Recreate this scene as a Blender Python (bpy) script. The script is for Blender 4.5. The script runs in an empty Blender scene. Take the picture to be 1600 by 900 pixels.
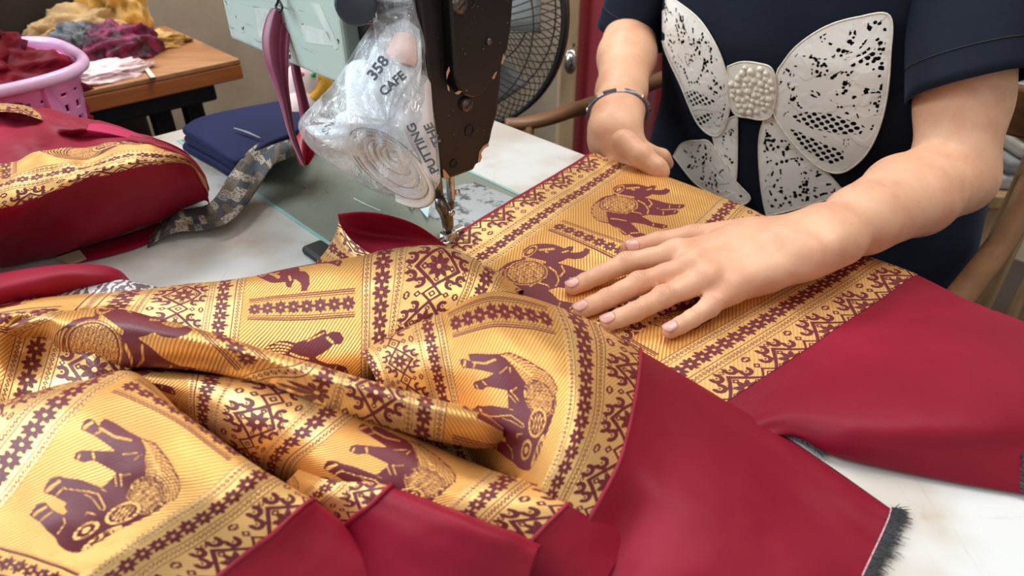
import bpy, bmesh, math, random
import numpy as np
from mathutils import Vector, Matrix, geometry
from mathutils.bvhtree import BVHTree

random.seed(7)
rng = np.random.default_rng(11)
scn = bpy.context.scene
COL = scn.collection

# ------------------------------------------------------------------ camera
TZ = 0.75                      # table top height
FPX, PITCH, CH = 1080.0, math.radians(34), 0.30   # focal length in px (1600 wide), pitch, height above the table
cam_d = bpy.data.cameras.new('camera')
cam = bpy.data.objects.new('camera', cam_d)
COL.objects.link(cam)
cam.location = (0, 0, TZ + CH)
cam.rotation_euler = (math.pi / 2 - PITCH, 0, 0)
cam_d.sensor_width = 36.0
cam_d.lens = 36.0 * FPX / 1600.0
cam_d.clip_start = 0.01
cam_d.dof.use_dof = True
cam_d.dof.focus_distance = 0.52
cam_d.dof.aperture_fstop = 9.0
scn.camera = cam

# ------------------------------------------------------------------ world, lights, exposure
world = bpy.data.worlds.new('world')
scn.world = world
world.use_nodes = True
bgn = world.node_tree.nodes['Background']
bgn.inputs[0].default_value = (0.95, 0.97, 1.0, 1)
bgn.inputs[1].default_value = 0.22

def area(name, loc, target, size, size_y, power, col):
    d = bpy.data.lights.new(name, 'AREA')
    d.shape = 'RECTANGLE'
    d.size, d.size_y, d.energy, d.color = size, size_y, power, col
    o = bpy.data.objects.new(name, d)
    COL.objects.link(o)
    o.location = loc
    o.rotation_euler = (Vector(target) - Vector(loc)).to_track_quat('-Z', 'Y').to_euler()
    return o

area('window_daylight', (-1.80, 0.50, 1.85), (0.0, 0.5, TZ), 1.3, 1.2, 42, (0.80, 0.92, 1.0))
area('far_fill_light', (-0.5, 1.75, 2.45), (0.0, 0.7, TZ), 1.2, 0.3, 20, (0.97, 0.98, 1.0))  # added fill lamp: brightens the background and the cloth sheen from behind
area('ceiling_tube_light', (0.5, 0.75, 2.5), (0.1, 0.5, TZ), 1.3, 0.5, 17, (1.0, 0.95, 0.88))
area('front_fill_light', (0.9, -1.4, 2.1), (0.1, 0.5, TZ), 1.2, 1.4, 7, (1.0, 0.94, 0.88))  # added warm fill from the camera side; no doorway is modelled

scn.view_settings.view_transform = 'Standard'
scn.view_settings.look = 'None'
scn.view_settings.gamma = 1.0
scn.view_settings.use_curve_mapping = False
scn.view_settings.exposure = 0.28

# ------------------------------------------------------------------ placing helpers
CP, SP = math.cos(PITCH), math.sin(PITCH)
CAM = np.array([0, 0, TZ + CH])
def ray(x, y):
    u, v = (x - 800) / FPX, (450 - y) / FPX
    return np.array([u, CP + v * SP, -SP + v * CP])
def at(x, y, h=0.0):            # world point that stands at height h above the table top
    d = ray(x, y)
    return CAM + d * ((h - CH) / d[2])
def at_depth(x, y, d):
    return CAM + ray(x, y) * d
D1 = np.array([-0.69142709, 0.72244625, 0.0])     # long axis of the sewing machine, away from its face plate
OP = np.array([0.72244625, 0.69142709, 0.0])      # towards the operator
ZZ = np.array([0, 0, 1.0])
N0 = np.array([-0.0539625, 0.52236678, TZ])       # where the needle meets the table
def mf(a, s, z):
    return N0 + a * D1 + s * OP + z * ZZ
MROT = Matrix(((D1[0], OP[0], 0), (D1[1], OP[1], 0), (0, 0, 1)))   # machine frame -> world (mirror-free check below)

# ------------------------------------------------------------------ object helpers
def tag(o, label=None, cat=None, group=None, kind=None):
    if label: o['label'] = label
    if cat: o['category'] = cat
    if group: o['group'] = group
    if kind: o['kind'] = kind
    return o
def empty(name, loc, label=None, cat=None, group=None):
    o = bpy.data.objects.new(name, None)
    COL.objects.link(o)
    o.location = loc
    o.empty_display_size = 0.02
    return tag(o, label, cat, group)
def mesh_obj(name, verts, faces, mat=None, parent=None, smooth=True, uv=None, attrs=None):
    me = bpy.data.meshes.new(name)
    if isinstance(verts, np.ndarray) and isinstance(faces, np.ndarray) and faces.ndim == 2:
        nv, nf, k = len(verts), len(faces), faces.shape[1]
        me.vertices.add(nv)
        me.vertices.foreach_set('co', np.ascontiguousarray(verts, dtype=np.float32).ravel())
        me.loops.add(nf * k)
        me.loops.foreach_set('vertex_index', np.ascontiguousarray(faces, dtype=np.int32).ravel())
        me.polygons.add(nf)
        me.polygons.foreach_set('loop_start', np.arange(0, nf * k, k, dtype=np.int32))
        me.update(calc_edges=True)
    else:
        me.from_pydata([tuple(map(float, v)) for v in verts], [], [tuple(map(int, f)) for f in faces])
        me.update()
    me.polygons.foreach_set('use_smooth', np.full(len(me.polygons), bool(smooth)))
    if uv is not None:
        l = me.uv_layers.new(name='UVMap')
        idx = np.empty(len(me.loops), dtype=np.int32)
        me.loops.foreach_get('vertex_index', idx)
        l.data.foreach_set('uv', np.asarray(uv, dtype=np.float32)[idx].ravel())
    for k_, a_ in (attrs or {}).items():
        at_ = me.attributes.new(k_, 'FLOAT', 'POINT')
        at_.data.foreach_set('value', np.asarray(a_, dtype=np.float32))
    if mat: me.materials.append(mat)
    o = bpy.data.objects.new(name, me)
    COL.objects.link(o)
    if parent is not None: put(o, parent)
    return o
def put(o, parent):
    o.parent = parent
    o.matrix_parent_inverse = world_mat(parent).inverted()
    return o
def world_mat(o):
    m = Matrix.LocRotScale(o.location, o.rotation_euler, o.scale)
    if o.parent: m = world_mat(o.parent) @ o.matrix_parent_inverse @ m
    return m
def bevel(o, w, seg=2, angle=35):
    m = o.modifiers.new('bevel', 'BEVEL')
    m.width, m.segments, m.limit_method, m.angle_limit = w, seg, 'ANGLE', math.radians(angle)
    return o
def wnormal(o):
    return o
class MB:                        # collects simple solids into one mesh
    def __init__(s): s.v, s.f = [], []
    def add(s, v, f):
        n = len(s.v)
        s.v += [tuple(map(float, p)) for p in v]
        s.f += [tuple(i + n for i in q) for q in f]
        return s
    def box(s, c, half, ax=None):
        c = np.asarray(c, float)
        ax = ax or (np.array([1., 0, 0]), np.array([0, 1., 0]), ZZ)
        v = [c + ax[0] * half[0] * i + ax[1] * half[1] * j + ax[2] * half[2] * k for i in (-1, 1) for j in (-1, 1) for k in (-1, 1)]
        f = [(0, 1, 3, 2), (4, 6, 7, 5), (0, 4, 5, 1), (2, 3, 7, 6), (0, 2, 6, 4), (1, 5, 7, 3)]
        return s.add(v, f)
    def prism(s, poly, back, cap=True):          # poly: list of world points, back: offset vector
        n = len(poly)
        poly = [np.asarray(p, float) for p in poly]
        v = poly + [p + back for p in poly]
        f = [(i, (i + 1) % n, n + (i + 1) % n, n + i) for i in range(n)]
        f += [tuple(range(n - 1, -1, -1)), tuple(range(n, 2 * n))]
        return s.add(v, f)
    def tube(s, pts, r, n=10, cap=True, flat=None):
        v, f = tube_geo(pts, r, n, cap, flat)
        return s.add(v, f)
    def build(s, name, mat, parent=None, smooth=False):
        return mesh_obj(name, s.v, s.f, mat, parent, smooth)
def frames(pts):
    pts = np.asarray(pts, float)
    t = np.gradient(pts, axis=0)
    t /= np.maximum(np.linalg.norm(t, axis=1, keepdims=True), 1e-9)
    ref = ZZ if abs(t[0][2]) < 0.9 else np.array([1., 0, 0])
    n = np.cross(t[0], ref); n /= np.linalg.norm(n)
    N = []
    for k in range(len(pts)):
        n = n - t[k] * (n @ t[k]); n /= np.linalg.norm(n)
        N.append(n)
    N = np.array(N)
    return t, N, np.cross(t, N)
def tube_geo(pts, r, n=10, cap=True, flat=None):
    pts = np.asarray(pts, float)
    r = np.full(len(pts), r) if np.isscalar(r) else np.asarray(r, float)
    if len(r) != len(pts): r = np.interp(np.linspace(0, 1, len(pts)), np.linspace(0, 1, len(r)), r)
    t, N, B = frames(pts)
    v = []
    for k in range(len(pts)):
        for j in range(n):
            a = 2 * math.pi * j / n
            v.append(pts[k] + r[k] * (math.cos(a) * N[k] + math.sin(a) * B[k] * (flat or 1)))
    f = [(k * n + j, k * n + (j + 1) % n, (k + 1) * n + (j + 1) % n, (k + 1) * n + j) for k in range(len(pts) - 1) for j in range(n)]
    if cap:
        f.append(tuple(range(n - 1, -1, -1)))
        f.append(tuple(range((len(pts) - 1) * n, len(pts) * n)))
    return v, f
def cr(pts, n):                  # Catmull-Rom curve through pts, n samples
    p = np.asarray(pts, float)
    return cr_axis(p, n)
def cr_axis(P, n):
    m = len(P)
    t = np.linspace(0, m - 1, n)
    i = np.minimum(t.astype(int), m - 2)
    f = (t - i).reshape((-1,) + (1,) * (P.ndim - 1))
    ext = np.concatenate([[2 * P[0] - P[1]], P, [2 * P[-1] - P[-2]]])
    a, b, c, d = ext[i], ext[i + 1], ext[i + 2], ext[i + 3]
    return 0.5 * (2 * b + (c - a) * f + (2 * a - 5 * b + 4 * c - d) * f * f + (3 * b - a - 3 * c + d) * f ** 3)
def cr_grid(G, nr, nc):
    G = np.asarray(G, float)
    return np.swapaxes(cr_axis(np.swapaxes(cr_axis(G, nr), 0, 1), nc), 0, 1)
def grid_faces(nr, nc, wrap=False):
    i = np.arange(nr * nc).reshape(nr, nc)
    if wrap: i = np.concatenate([i, i[:, :1]], axis=1)
    return np.stack([i[:-1, :-1], i[:-1, 1:], i[1:, 1:], i[1:, :-1]], -1).reshape(-1, 4)
def lathe(prof, c, ax=None, n=32):
    ax = ax or (np.array([1., 0, 0]), np.array([0, 1., 0]), ZZ)
    v = [np.asarray(c) + ax[0] * r * math.cos(2 * math.pi * j / n) + ax[1] * r * math.sin(2 * math.pi * j / n) + ax[2] * z for r, z in prof for j in range(n)]
    f = [(k * n + j, k * n + (j + 1) % n, (k + 1) * n + (j + 1) % n, (k + 1) * n + j) for k in range(len(prof) - 1) for j in range(n)]
    return v, f
def noise2(x, y, seed=0):        # smooth value noise, numpy
    r = np.random.default_rng(seed).random((64, 64))
    xi, yi = np.floor(x).astype(int), np.floor(y).astype(int)
    fx, fy = x - xi, y - yi
    fx, fy = fx * fx * (3 - 2 * fx), fy * fy * (3 - 2 * fy)
    g = lambda a, b: r[a % 64, b % 64]
    return (g(xi, yi) * (1 - fx) + g(xi + 1, yi) * fx) * (1 - fy) + (g(xi, yi + 1) * (1 - fx) + g(xi + 1, yi + 1) * fx) * fy - 0.5

# ------------------------------------------------------------------ materials
class NT:                        # tiny node-graph writer
    def __init__(s, name):
        s.m = bpy.data.materials.new(name)
        s.m.use_nodes = True
        s.t = s.m.node_tree
        s.b = s.t.nodes['Principled BSDF']
        s.out = s.t.nodes['Material Output']
    def n(s, typ, **kw):
        nd = s.t.nodes.new(typ)
        for k, v in kw.items(): setattr(nd, k, v)
        return nd
    def l(s, a, b): s.t.links.new(a, b)
    def val(s, sock, v):
        if hasattr(v, 'is_linked') or hasattr(v, 'links'): s.l(v, sock)
        else: sock.default_value = v
    def math(s, op, a, b=0.0, c=0.0, clamp=False):
        nd = s.n('ShaderNodeMath', operation=op, use_clamp=clamp)
        for i, v in enumerate((a, b, c)): s.val(nd.inputs[i], v)
        return nd.outputs[0]
    def mix(s, f, a, b, typ='RGBA', blend='MIX'):
        nd = s.n('ShaderNodeMix', data_type=typ)
        if typ == 'RGBA':
            nd.blend_type = blend
            s.val(nd.inputs[0], f); s.val(nd.inputs[6], a); s.val(nd.inputs[7], b)
            return nd.outputs[2]
        s.val(nd.inputs[0], f); s.val(nd.inputs[2], a); s.val(nd.inputs[3], b)
        return nd.outputs[0]
    def noise(s, scale, detail=3.0, vec=None, rough=0.55, out=0, dist=0.0):
        nd = s.n('ShaderNodeTexNoise')
        nd.inputs['Scale'].default_value = scale
        nd.inputs['Detail'].default_value = detail
        nd.inputs['Roughness'].default_value = rough
        nd.inputs['Distortion'].default_value = dist
        if vec is not None: s.l(vec, nd.inputs['Vector'])
        return nd.outputs[out]
    def coord(s, which='Object'): return s.n('ShaderNodeTexCoord').outputs[which]
    def mapping(s, vec, scale=(1, 1, 1), rot=(0, 0, 0), loc=(0, 0, 0)):
        nd = s.n('ShaderNodeMapping')
        nd.inputs['Scale'].default_value, nd.inputs['Rotation'].default_value, nd.inputs['Location'].default_value = scale, rot, loc
        s.l(vec, nd.inputs['Vector'])
        return nd.outputs[0]
    def ramp(s, f, stops):
        nd = s.n('ShaderNodeValToRGB')
        e = nd.color_ramp.elements
        while len(e) > 1: e.remove(e[-1])
        e[0].position, e[0].color = stops[0][0], stops[0][1]
        for p, c in stops[1:]:
            q = e.new(p); q.color = c
        s.l(f, nd.inputs[0])
        return nd.outputs[0]
    def smooth(s, v, a, b):
        nd = s.n('ShaderNodeMapRange', interpolation_type='SMOOTHSTEP')
        s.val(nd.inputs[0], v); nd.inputs[1].default_value = a; nd.inputs[2].default_value = b
        return nd.outputs[0]
    def attr(s, name): 
        nd = s.n('ShaderNodeAttribute'); nd.attribute_name = name
        return nd.outputs['Fac']
    def bump(s, h, strength=0.3, dist=0.001):
        nd = s.n('ShaderNodeBump')
        nd.inputs['Strength'].default_value, nd.inputs['Distance'].default_value = strength, dist
        s.l(h, nd.inputs['Height'])
        s.l(nd.outputs[0], s.b.inputs['Normal'])
        return nd.outputs[0]
    def set(s, **kw):
        names = dict(col='Base Color', rough='Roughness', metal='Metallic', spec='Specular IOR Level', sheen='Sheen Weight',
                     sheenr='Sheen Roughness', sub='Subsurface Weight', alpha='Alpha', trans='Transmission Weight', coat='Coat Weight', aniso='Anisotropic', sheent='Sheen Tint', ior='IOR')
        for k, v in kw.items():
            if k == 'col' and isinstance(v, tuple): v = v if len(v) == 4 else v + (1,)
            if k == 'sheent' and len(v) == 3: v = v + (1,)
            s.val(s.b.inputs[names[k]], v)
        return s
def rgb(r, g, b):                # sRGB 0-255 -> linear
    f = lambda c: (c / 255 / 12.92) if c / 255 <= 0.04045 else ((c / 255 + 0.055) / 1.055) ** 2.4
    return (f(r), f(g), f(b), 1.0)
MATS = {}
def plain(name, col, rough=0.5, metal=0.0, var=0.12, scale=20.0, bump=0.0, bscale=200.0, **kw):
    if name in MATS: return MATS[name]
    t = NT(name)
    co = t.coord()
    nz = t.noise(scale, 4, co)
    dark = tuple(c * (1 - var) for c in col[:3]) + (1,)
    lite = tuple(min(1, c * (1 + var)) for c in col[:3]) + (1,)
    t.set(col=t.mix(t.smooth(nz, 0.3, 0.7), dark, lite), rough=rough, metal=metal, **kw)
    if bump: t.bump(t.noise(bscale, 2, co), bump, 0.001)
    MATS[name] = t.m
    return t.m
# ------------------------------------------------------------------ room shell
def plane_obj(name, pts, mat, kind='structure'):
    o = mesh_obj(name, pts, [tuple(range(len(pts)))], mat, None, False)
    return tag(o, kind=kind)
def mat_wall():
    t = NT('beige_plaster')
    co = t.coord()
    st = t.noise(1.6, 5, co, .65)
    c = t.mix(t.smooth(st, .35, .7), rgb(196, 178, 156), rgb(158, 138, 116))
    c = t.mix(t.math('MULTIPLY', t.smooth(t.noise(5, 6, co, .7), .58, .75), .35), c, rgb(110, 92, 74))
    t.set(col=c, rough=.85)
    t.bump(t.noise(90, 4, co), .2, .002)
    return t.m
def mat_floor():
    t = NT('dark_concrete')
    co = t.coord()
    t.set(col=t.mix(t.noise(6, 6, co), rgb(58, 50, 45), rgb(92, 80, 70)), rough=.7)
    t.bump(t.noise(120, 3, co), .2, .002)
    return t.m
M_WALL = mat_wall()
fl = MB().box((0.3, 1.0, -.02), (3.0, 3.2, .02)).build('floor', mat_floor()); tag(fl, kind='structure')
c0 = mf(1.05, 0, 0); 
wl = MB().box(np.array([*(mf(1.62, .35, 0))[:2], 1.3]), (.04, 2.2, 1.3), (D1, OP, ZZ)).build('wall_back', M_WALL); tag(wl, kind='structure')
wr_ = MB().box(np.array([*(mf(-.4, 1.95, 0))[:2], 1.3]), (1.55, .04, 1.3), (D1, OP, ZZ)).build('wall_right', M_WALL); tag(wr_, kind='structure')

# ------------------------------------------------------------------ sewing table
def mat_white_top():
    t = NT('worn_white_laminate')
    co = t.coord()
    sep = t.n('ShaderNodeSeparateXYZ'); t.l(co, sep.inputs[0])
    big = t.noise(5.5, 4, co, .6)
    c = t.mix(t.smooth(big, .42, .56), rgb(216, 217, 215), rgb(200, 192, 182))
    c = t.mix(t.math('MULTIPLY', t.smooth(t.noise(11, 5, co, .7), .52, .64), .6), c, rgb(182, 160, 140))
    st = t.noise(1.0, 8, t.mapping(co, (120, 6, 6), (0, 0, .8)), .7)
    c = t.mix(t.math('MULTIPLY', t.smooth(st, .58, .68), .45), c, rgb(176, 168, 160))
    st2 = t.noise(1.0, 6, t.mapping(co, (6, 150, 6), (0, 0, .8)), .7)
    c = t.mix(t.math('MULTIPLY', t.smooth(st2, .60, .70), .40), c, rgb(170, 160, 150))
    t.set(col=c, rough=t.mix(big, .28, .5, 'FLOAT'), spec=.4)
    t.bump(t.noise(400, 2, co), .06, .0005)
    return t.m
table = empty('sewing_table', (*mf(-.2, -.2, 0)[:2], 0), 'white laminate sewing table under the machine and fabrics', 'table')
top = MB().box(mf(-.29, -.2, -.02), (.71, .424, .02), (D1, OP, ZZ)).build('tabletop', mat_white_top(), table); bevel(top, .004)
mtleg = plain('grey_steel', rgb(70, 74, 78), .45, .6)
for a in (-.88, .30):
    for s in (-.52, .14):
        bevel(MB().box(mf(a, s, -.04) - ZZ * .355, (.025, .025, .355), (D1, OP, ZZ)).build('leg', mtleg, table), .003)
for a in (-.88, .30):
    bevel(MB().box(mf(a, -.19, -.06) , (.02, .33, .02), (D1, OP, ZZ)).build('crossbar', mtleg, table), .003)

# ------------------------------------------------------------------ sewing machine
def mat_black_paint():
    t = NT('chipped_black_enamel')
    co = t.coord()
    geo = t.n('ShaderNodeNewGeometry')
    edge = t.smooth(geo.outputs['Pointiness'], .515, .56)
    n1 = t.noise(60, 5, co, .7)
    chip = t.math('MULTIPLY', edge, t.smooth(n1, .52, .60))
    speck = t.smooth(t.noise(420, 2, co), .735, .76)
    chip = t.math('MAXIMUM', chip, speck)
    c = t.mix(t.noise(12, 4, co), rgb(15, 12, 12), rgb(30, 23, 21))
    c = t.mix(chip, c, rgb(196, 150, 112))
    t.set(col=c, rough=t.mix(t.noise(30, 4, co), .28, .48, 'FLOAT'), spec=.5)
    t.bump(t.noise(260, 3, co), .12, .0006)
    return t.m
def mat_mint():
    t = NT('scuffed_mint_paint')
    co = t.coord()
    n1 = t.noise(9, 4, co)
    c = t.mix(n1, rgb(176, 201, 190), rgb(196, 216, 206))
    st = t.noise(1.0, 6, t.mapping(co, (9, 9, 140), (.5, .2, .4)), .75)
    c = t.mix(t.smooth(st, .60, .66), c, rgb(84, 96, 92))
    st2 = t.smooth(t.noise(95, 3, co, .6), .66, .70)
    c = t.mix(st2, c, rgb(48, 52, 48))
    c = t.mix(t.math('MULTIPLY', t.smooth(t.noise(22, 5, co, .7), .52, .72), .35), c, rgb(140, 150, 140))
    t.set(col=c, rough=.35, spec=.5, coat=.2)
    return t.m
def mat_bed():
    t = NT('grey_green_bed_paint')
    co = t.coord()
    c = t.mix(t.noise(7, 5, co, .65), rgb(118, 124, 112), rgb(146, 150, 136))
    c = t.mix(t.math('MULTIPLY', t.smooth(t.noise(18, 6, co, .7), .52, .72), .5), c, rgb(108, 92, 74))
    c = t.mix(t.smooth(t.noise(170, 2, co), .72, .75), c, rgb(50, 46, 40))
    st = t.noise(1.0, 6, t.mapping(co, (8, 160, 8), (0, 0, .3)), .7)
    c = t.mix(t.math('MULTIPLY', t.smooth(st, .68, .76), .4), c, rgb(190, 194, 184))
    t.set(col=c, rough=t.mix(t.noise(20, 4, co), .22, .5, 'FLOAT'), spec=.5)
    return t.m
M_BLK, M_MINT, M_BED = mat_black_paint(), mat_mint(), mat_bed()
M_CHR = plain('worn_chrome', (0.62, 0.60, 0.58), .22, 1.0, .35, 160)
M_STEEL = plain('brushed_steel', (0.55, 0.55, 0.54), .35, 1.0, .3, 200)
M_DSTEEL = plain('oily_dark_steel', (0.16, 0.13, 0.11), .3, .9, .4, 150)
M_BOLT = plain('bolt_head_steel', (0.14, 0.11, 0.095), .38, .6, .4, 300)
machine = empty('sewing_machine', mf(.1, 0, 0), 'old industrial sewing machine with black head and scuffed mint green arm', 'sewing machine')
bed = MB().box(mf(.145, .01, -.0045), (.24, .09, .005), (D1, OP, ZZ)).build('bed_plate', M_BED, machine); bevel(bed, .0012)
edge = MB()
edge.box(mf(.145, -.0815, -.0035), (.24, .0016, .0045), (D1, OP, ZZ)); edge.box(mf(.145, .1015, -.0035), (.24, .0016, .0045), (D1, OP, ZZ))
edge.build('bed_trim', plain('pale_teal_trim', rgb(150, 190, 186), .3), machine)
pol = [mf(*q) for q in ((.078, .052, .0010), (.070, .088, .0010), (.0, .094, .0010), (-.03, .05, .0010), (-.02, .012, .0010), (.05, .012, .0010))]
t_ = NT('worn_slide_plate'); co_ = t_.coord()
t_.set(col=t_.mix(t_.smooth(t_.noise(70, 5, co_, .7), .50, .60), rgb(178, 184, 186), rgb(96, 98, 96)), rough=.35, metal=.3)
sp_ = MB().prism(pol, -.001 * ZZ).build('slide_plate', t_.m, machine)
hg = MB().box(at(503, 396, .003), (.010, .017, .004), (OP, D1, ZZ)).build('rubber_hinge', plain('black_rubber', (0.012, 0.012, 0.013), .5), machine); bevel(hg, .0035, 3)

def face(x, y, a):               # point of the plane 'a' (parallel to the face plate) seen at a pixel
    r = ray(x, y); p0 = N0 + a * D1
    return CAM + r * (((p0 - CAM) @ D1) / (r @ D1))
# head casting
hp = [(-.036, .32), (-.031, .202), (-.027, .13)]
for q in ((687, 258), (694, 280), (700, 281), (741, 266), (744, 258), (751, 254), (753, 246), (752, 238), (757, 232), (764, 228), (767, 218), (770, 203), (777, 180), (783, 130), (787, 80), (790, 0)):
    d_ = face(*q, -.022) - N0; hp.append((d_ @ OP, d_[2]))
hp.append((.052, .32))
head = MB().prism([mf(-.022, s, z) for s, z in hp], D1 * .085).build('head_casting', M_BLK, machine); bevel(head, .0022, 2, 25)
cp = [(-.015, .32), (-.0125, .20), (-.012, .150), (-.009, .140), (-.002, .1335), (.006, .1300), (.013, .1305), (.022, .136), (.033, .147), (.041, .160), (.0445, .175), (.047, .20), (.049, .32)]
cover = MB().prism([mf(-.0315, s, z) for s, z in cp], D1 * .010).build('face_plate', M_BLK, machine); bevel(cover, .0022, 3, 25)
def bolt(x, y, a, r, name='bolt', h=.004, mat=None, slot=True):
    c = face(x, y, a)
    v, f = lathe([(0.0001, h), (r * .75, h), (r, h * .7), (r, 0)], c, (OP, ZZ, -D1), 20)
    o = mesh_obj(name, v, f, mat or M_BOLT, machine)
    if slot:
        MB().box(c - D1 * (h + .0001), (r * .7, .0005, .0002), (OP * .8 + ZZ * .6, ZZ * .8 - OP * .6, D1)).build('screw_slot', plain('slot_black', (.01, .01, .01), .6), o)
    return o
def hole(x, y, a, r):
    c = face(x, y, a)
    v, f = lathe([(r * 1.25, .0004), (r * 1.0, .0008), (r * .98, -.003), (0.0001, -.003)], c, (OP, ZZ, -D1), 20)
    n = len(v)
    o = mesh_obj('oil_hole', v, f, plain('hole_black', (.006, .005, .005), .5), machine)
    return o
bolt(727, 162, -.022, .0055); bolt(716, 7, -.0315, .0062); 
hole(734, 204, -.0222, .0040); hole(716, 281 - 0, -.0222, .0032) if False else hole(709, 256, -.0222, .0030); hole(734, 2, -.0317, .0045)
bolt(763, 65, -.0315, .0024, 'oil_cap', .002, None, False)
# edge chips: bare primer where the paint broke away
chip = plain('bare_primer', rgb(196, 152, 116), .7, scale=250)
for pts in ([(764, 228), (757, 232), (752, 239), (753, 246), (750, 254), (747, 252), (749, 238), (755, 229), (763, 224)],
            [(692, 264), (697, 268), (703, 277), (699, 280), (694, 279)],
            [(698, 113), (702, 104), (703, 110), (700, 118), (698, 124)], [(699, 132), (702, 136), (703, 143), (700, 141)], [(711, 146), (717, 142), (722, 143), (716, 148)],
            [(787, 84), (789, 90), (786, 100), (783, 99)], [(769, 122), (774, 114), (777, 112), (772, 124)]):
    zoff = -.0225 if pts[0][1] > 200 else -.0320
    MB().prism([face(x, y, zoff) for x, y in pts], D1 * .0004).build('paint_chip', chip, machine)
# side of the head: lever lug and thumb screw
lug = MB().tube([mf(-.012, -.027, .155), mf(-.012, -.045, .155)], .0075, 16).build('tension_stud', M_DSTEEL, machine, True)
# arm, pillar
arm = MB().box(mf(.168, -.004, .205), (.105, .038, .080), (D1, OP, ZZ)).build('arm', M_MINT, machine); bevel(arm, .004, 3)
pil = MB().box(mf(.235, .088, .10), (.035, .028, .10), (D1, OP, ZZ)).build('pillar', M_MINT, machine); bevel(pil, .004, 3)
br = MB().box(mf(.235, .055, .185), (.035, .061, .05), (D1, OP, ZZ)).build('pillar_bracket', M_MINT, machine); bevel(br, .004, 3)
def side(x, y, s):
    r = ray(x, y); p0 = N0 + s * OP
    return CAM + r * (((p0 - CAM) @ OP) / (r @ OP))
tape = plain('clear_tape', rgb(206, 222, 214), .12, spec=.8, scale=60)
for pts in ([(398, 12), (420, 16), (424, 66), (405, 58)], [(470, 38), (512, 50), (520, 72), (476, 66)], [(484, 4), (500, 8), (530, 74), (524, 78)]):
    MB().prism([side(x, y, -.0423) for x, y in pts], OP * .0003).build('tape_strip', tape, machine)
# thread tensioner knob at the top and the wire hook
kn = MB().tube([side(556, 6, -.042), side(556, 6, -.072)], .0135, 24).build('tension_knob', plain('blue_black_plastic', rgb(46, 54, 66), .4), machine, True); bevel(kn, .002)
hk = MB()
for dx in (0, 7):
    pts = [side(574 + dx, 22, -.043)] + [side(574 + dx + 7 * math.sin(t), 24 + 9 * (1 - math.cos(t)) - 6, -.058) for t in np.linspace(0, 5.2, 12)]
    hk.tube(pts, .0012, 8)
hk.build('wire_hook', M_CHR, machine, True)
hk = MB().tube(cr([side(436, -30, -.048), side(435, 0, -.048), side(431, 10, -.050), side(436, 18, -.052), side(441, 12, -.050), side(437, 2, -.048)], 24), .0010, 8)
hk.build('ribbon_hook', plain('black_wire', (.015, .015, .017), .4, .5), machine, True)
# needle bar, presser bar, foot
zf = lambda s, z, a=0.0: mf(a, s, z)
MB().tube([zf(.005, .085), zf(.0035, .036)], .0036, 16).build('needle_bar', M_STEEL, machine, True)
MB().tube([zf(.0035, .038), zf(.0032, .028)], .0028, 12).build('needle_clamp', M_DSTEEL, machine, True)
MB().tube([zf(.0075, .041), zf(.0120, .041, -.001)], .0022, 12).build('clamp_screw', M_CHR, machine, True)
MB().tube([zf(.0032, .034), zf(.0025, .005)], [.0010, .0005], 8).build('needle', M_CHR, machine, True)
MB().tube([zf(-.0135, .085, -.004), zf(-.0125, .044, -.004)], .0042, 16).build('presser_bar', M_DSTEEL, machine, True)
MB().tube([zf(-.0128, .046, -.005), zf(-.0115, .038, -.006), zf(-.0085, .030, -.008), zf(-.0075, .018, -.008), zf(-.0085, .012, -.008)], [.0038, .0055, .0056, .0048, .0030], 16).build('presser_shank', M_DSTEEL, machine, True)
MB().tube([zf(-.0085, .0335, -.0135), zf(-.0085, .0335, -.0165)], .0028, 12).build('shank_screw', M_CHR, machine, True)
ft = MB()
ft.box(zf(-.002, .0068, -.001), (.0040, .0165, .0012), (D1, OP * .985 + ZZ * .03, ZZ))
ft.box(zf(-.0075, .0100, -.008), (.0050, .0060, .0030), (D1, OP, ZZ))
o = ft.build('presser_foot', M_CHR, machine); bevel(o, .0012, 2)
MB().tube(cr([zf(-.018, .0085, -.010), zf(-.0165, .006, -.011), zf(-.011, .0058, -.013), zf(-.004, .0062, -.011), zf(.004, .0075, -.008)], 20), .0012, 8).build('foot_toe', M_CHR, machine, True)
MB().tube([zf(-.006, .075, .012), zf(-.004, .035, .012)], .003, 12).build('thread_guide', M_STEEL, machine, True)
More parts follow.
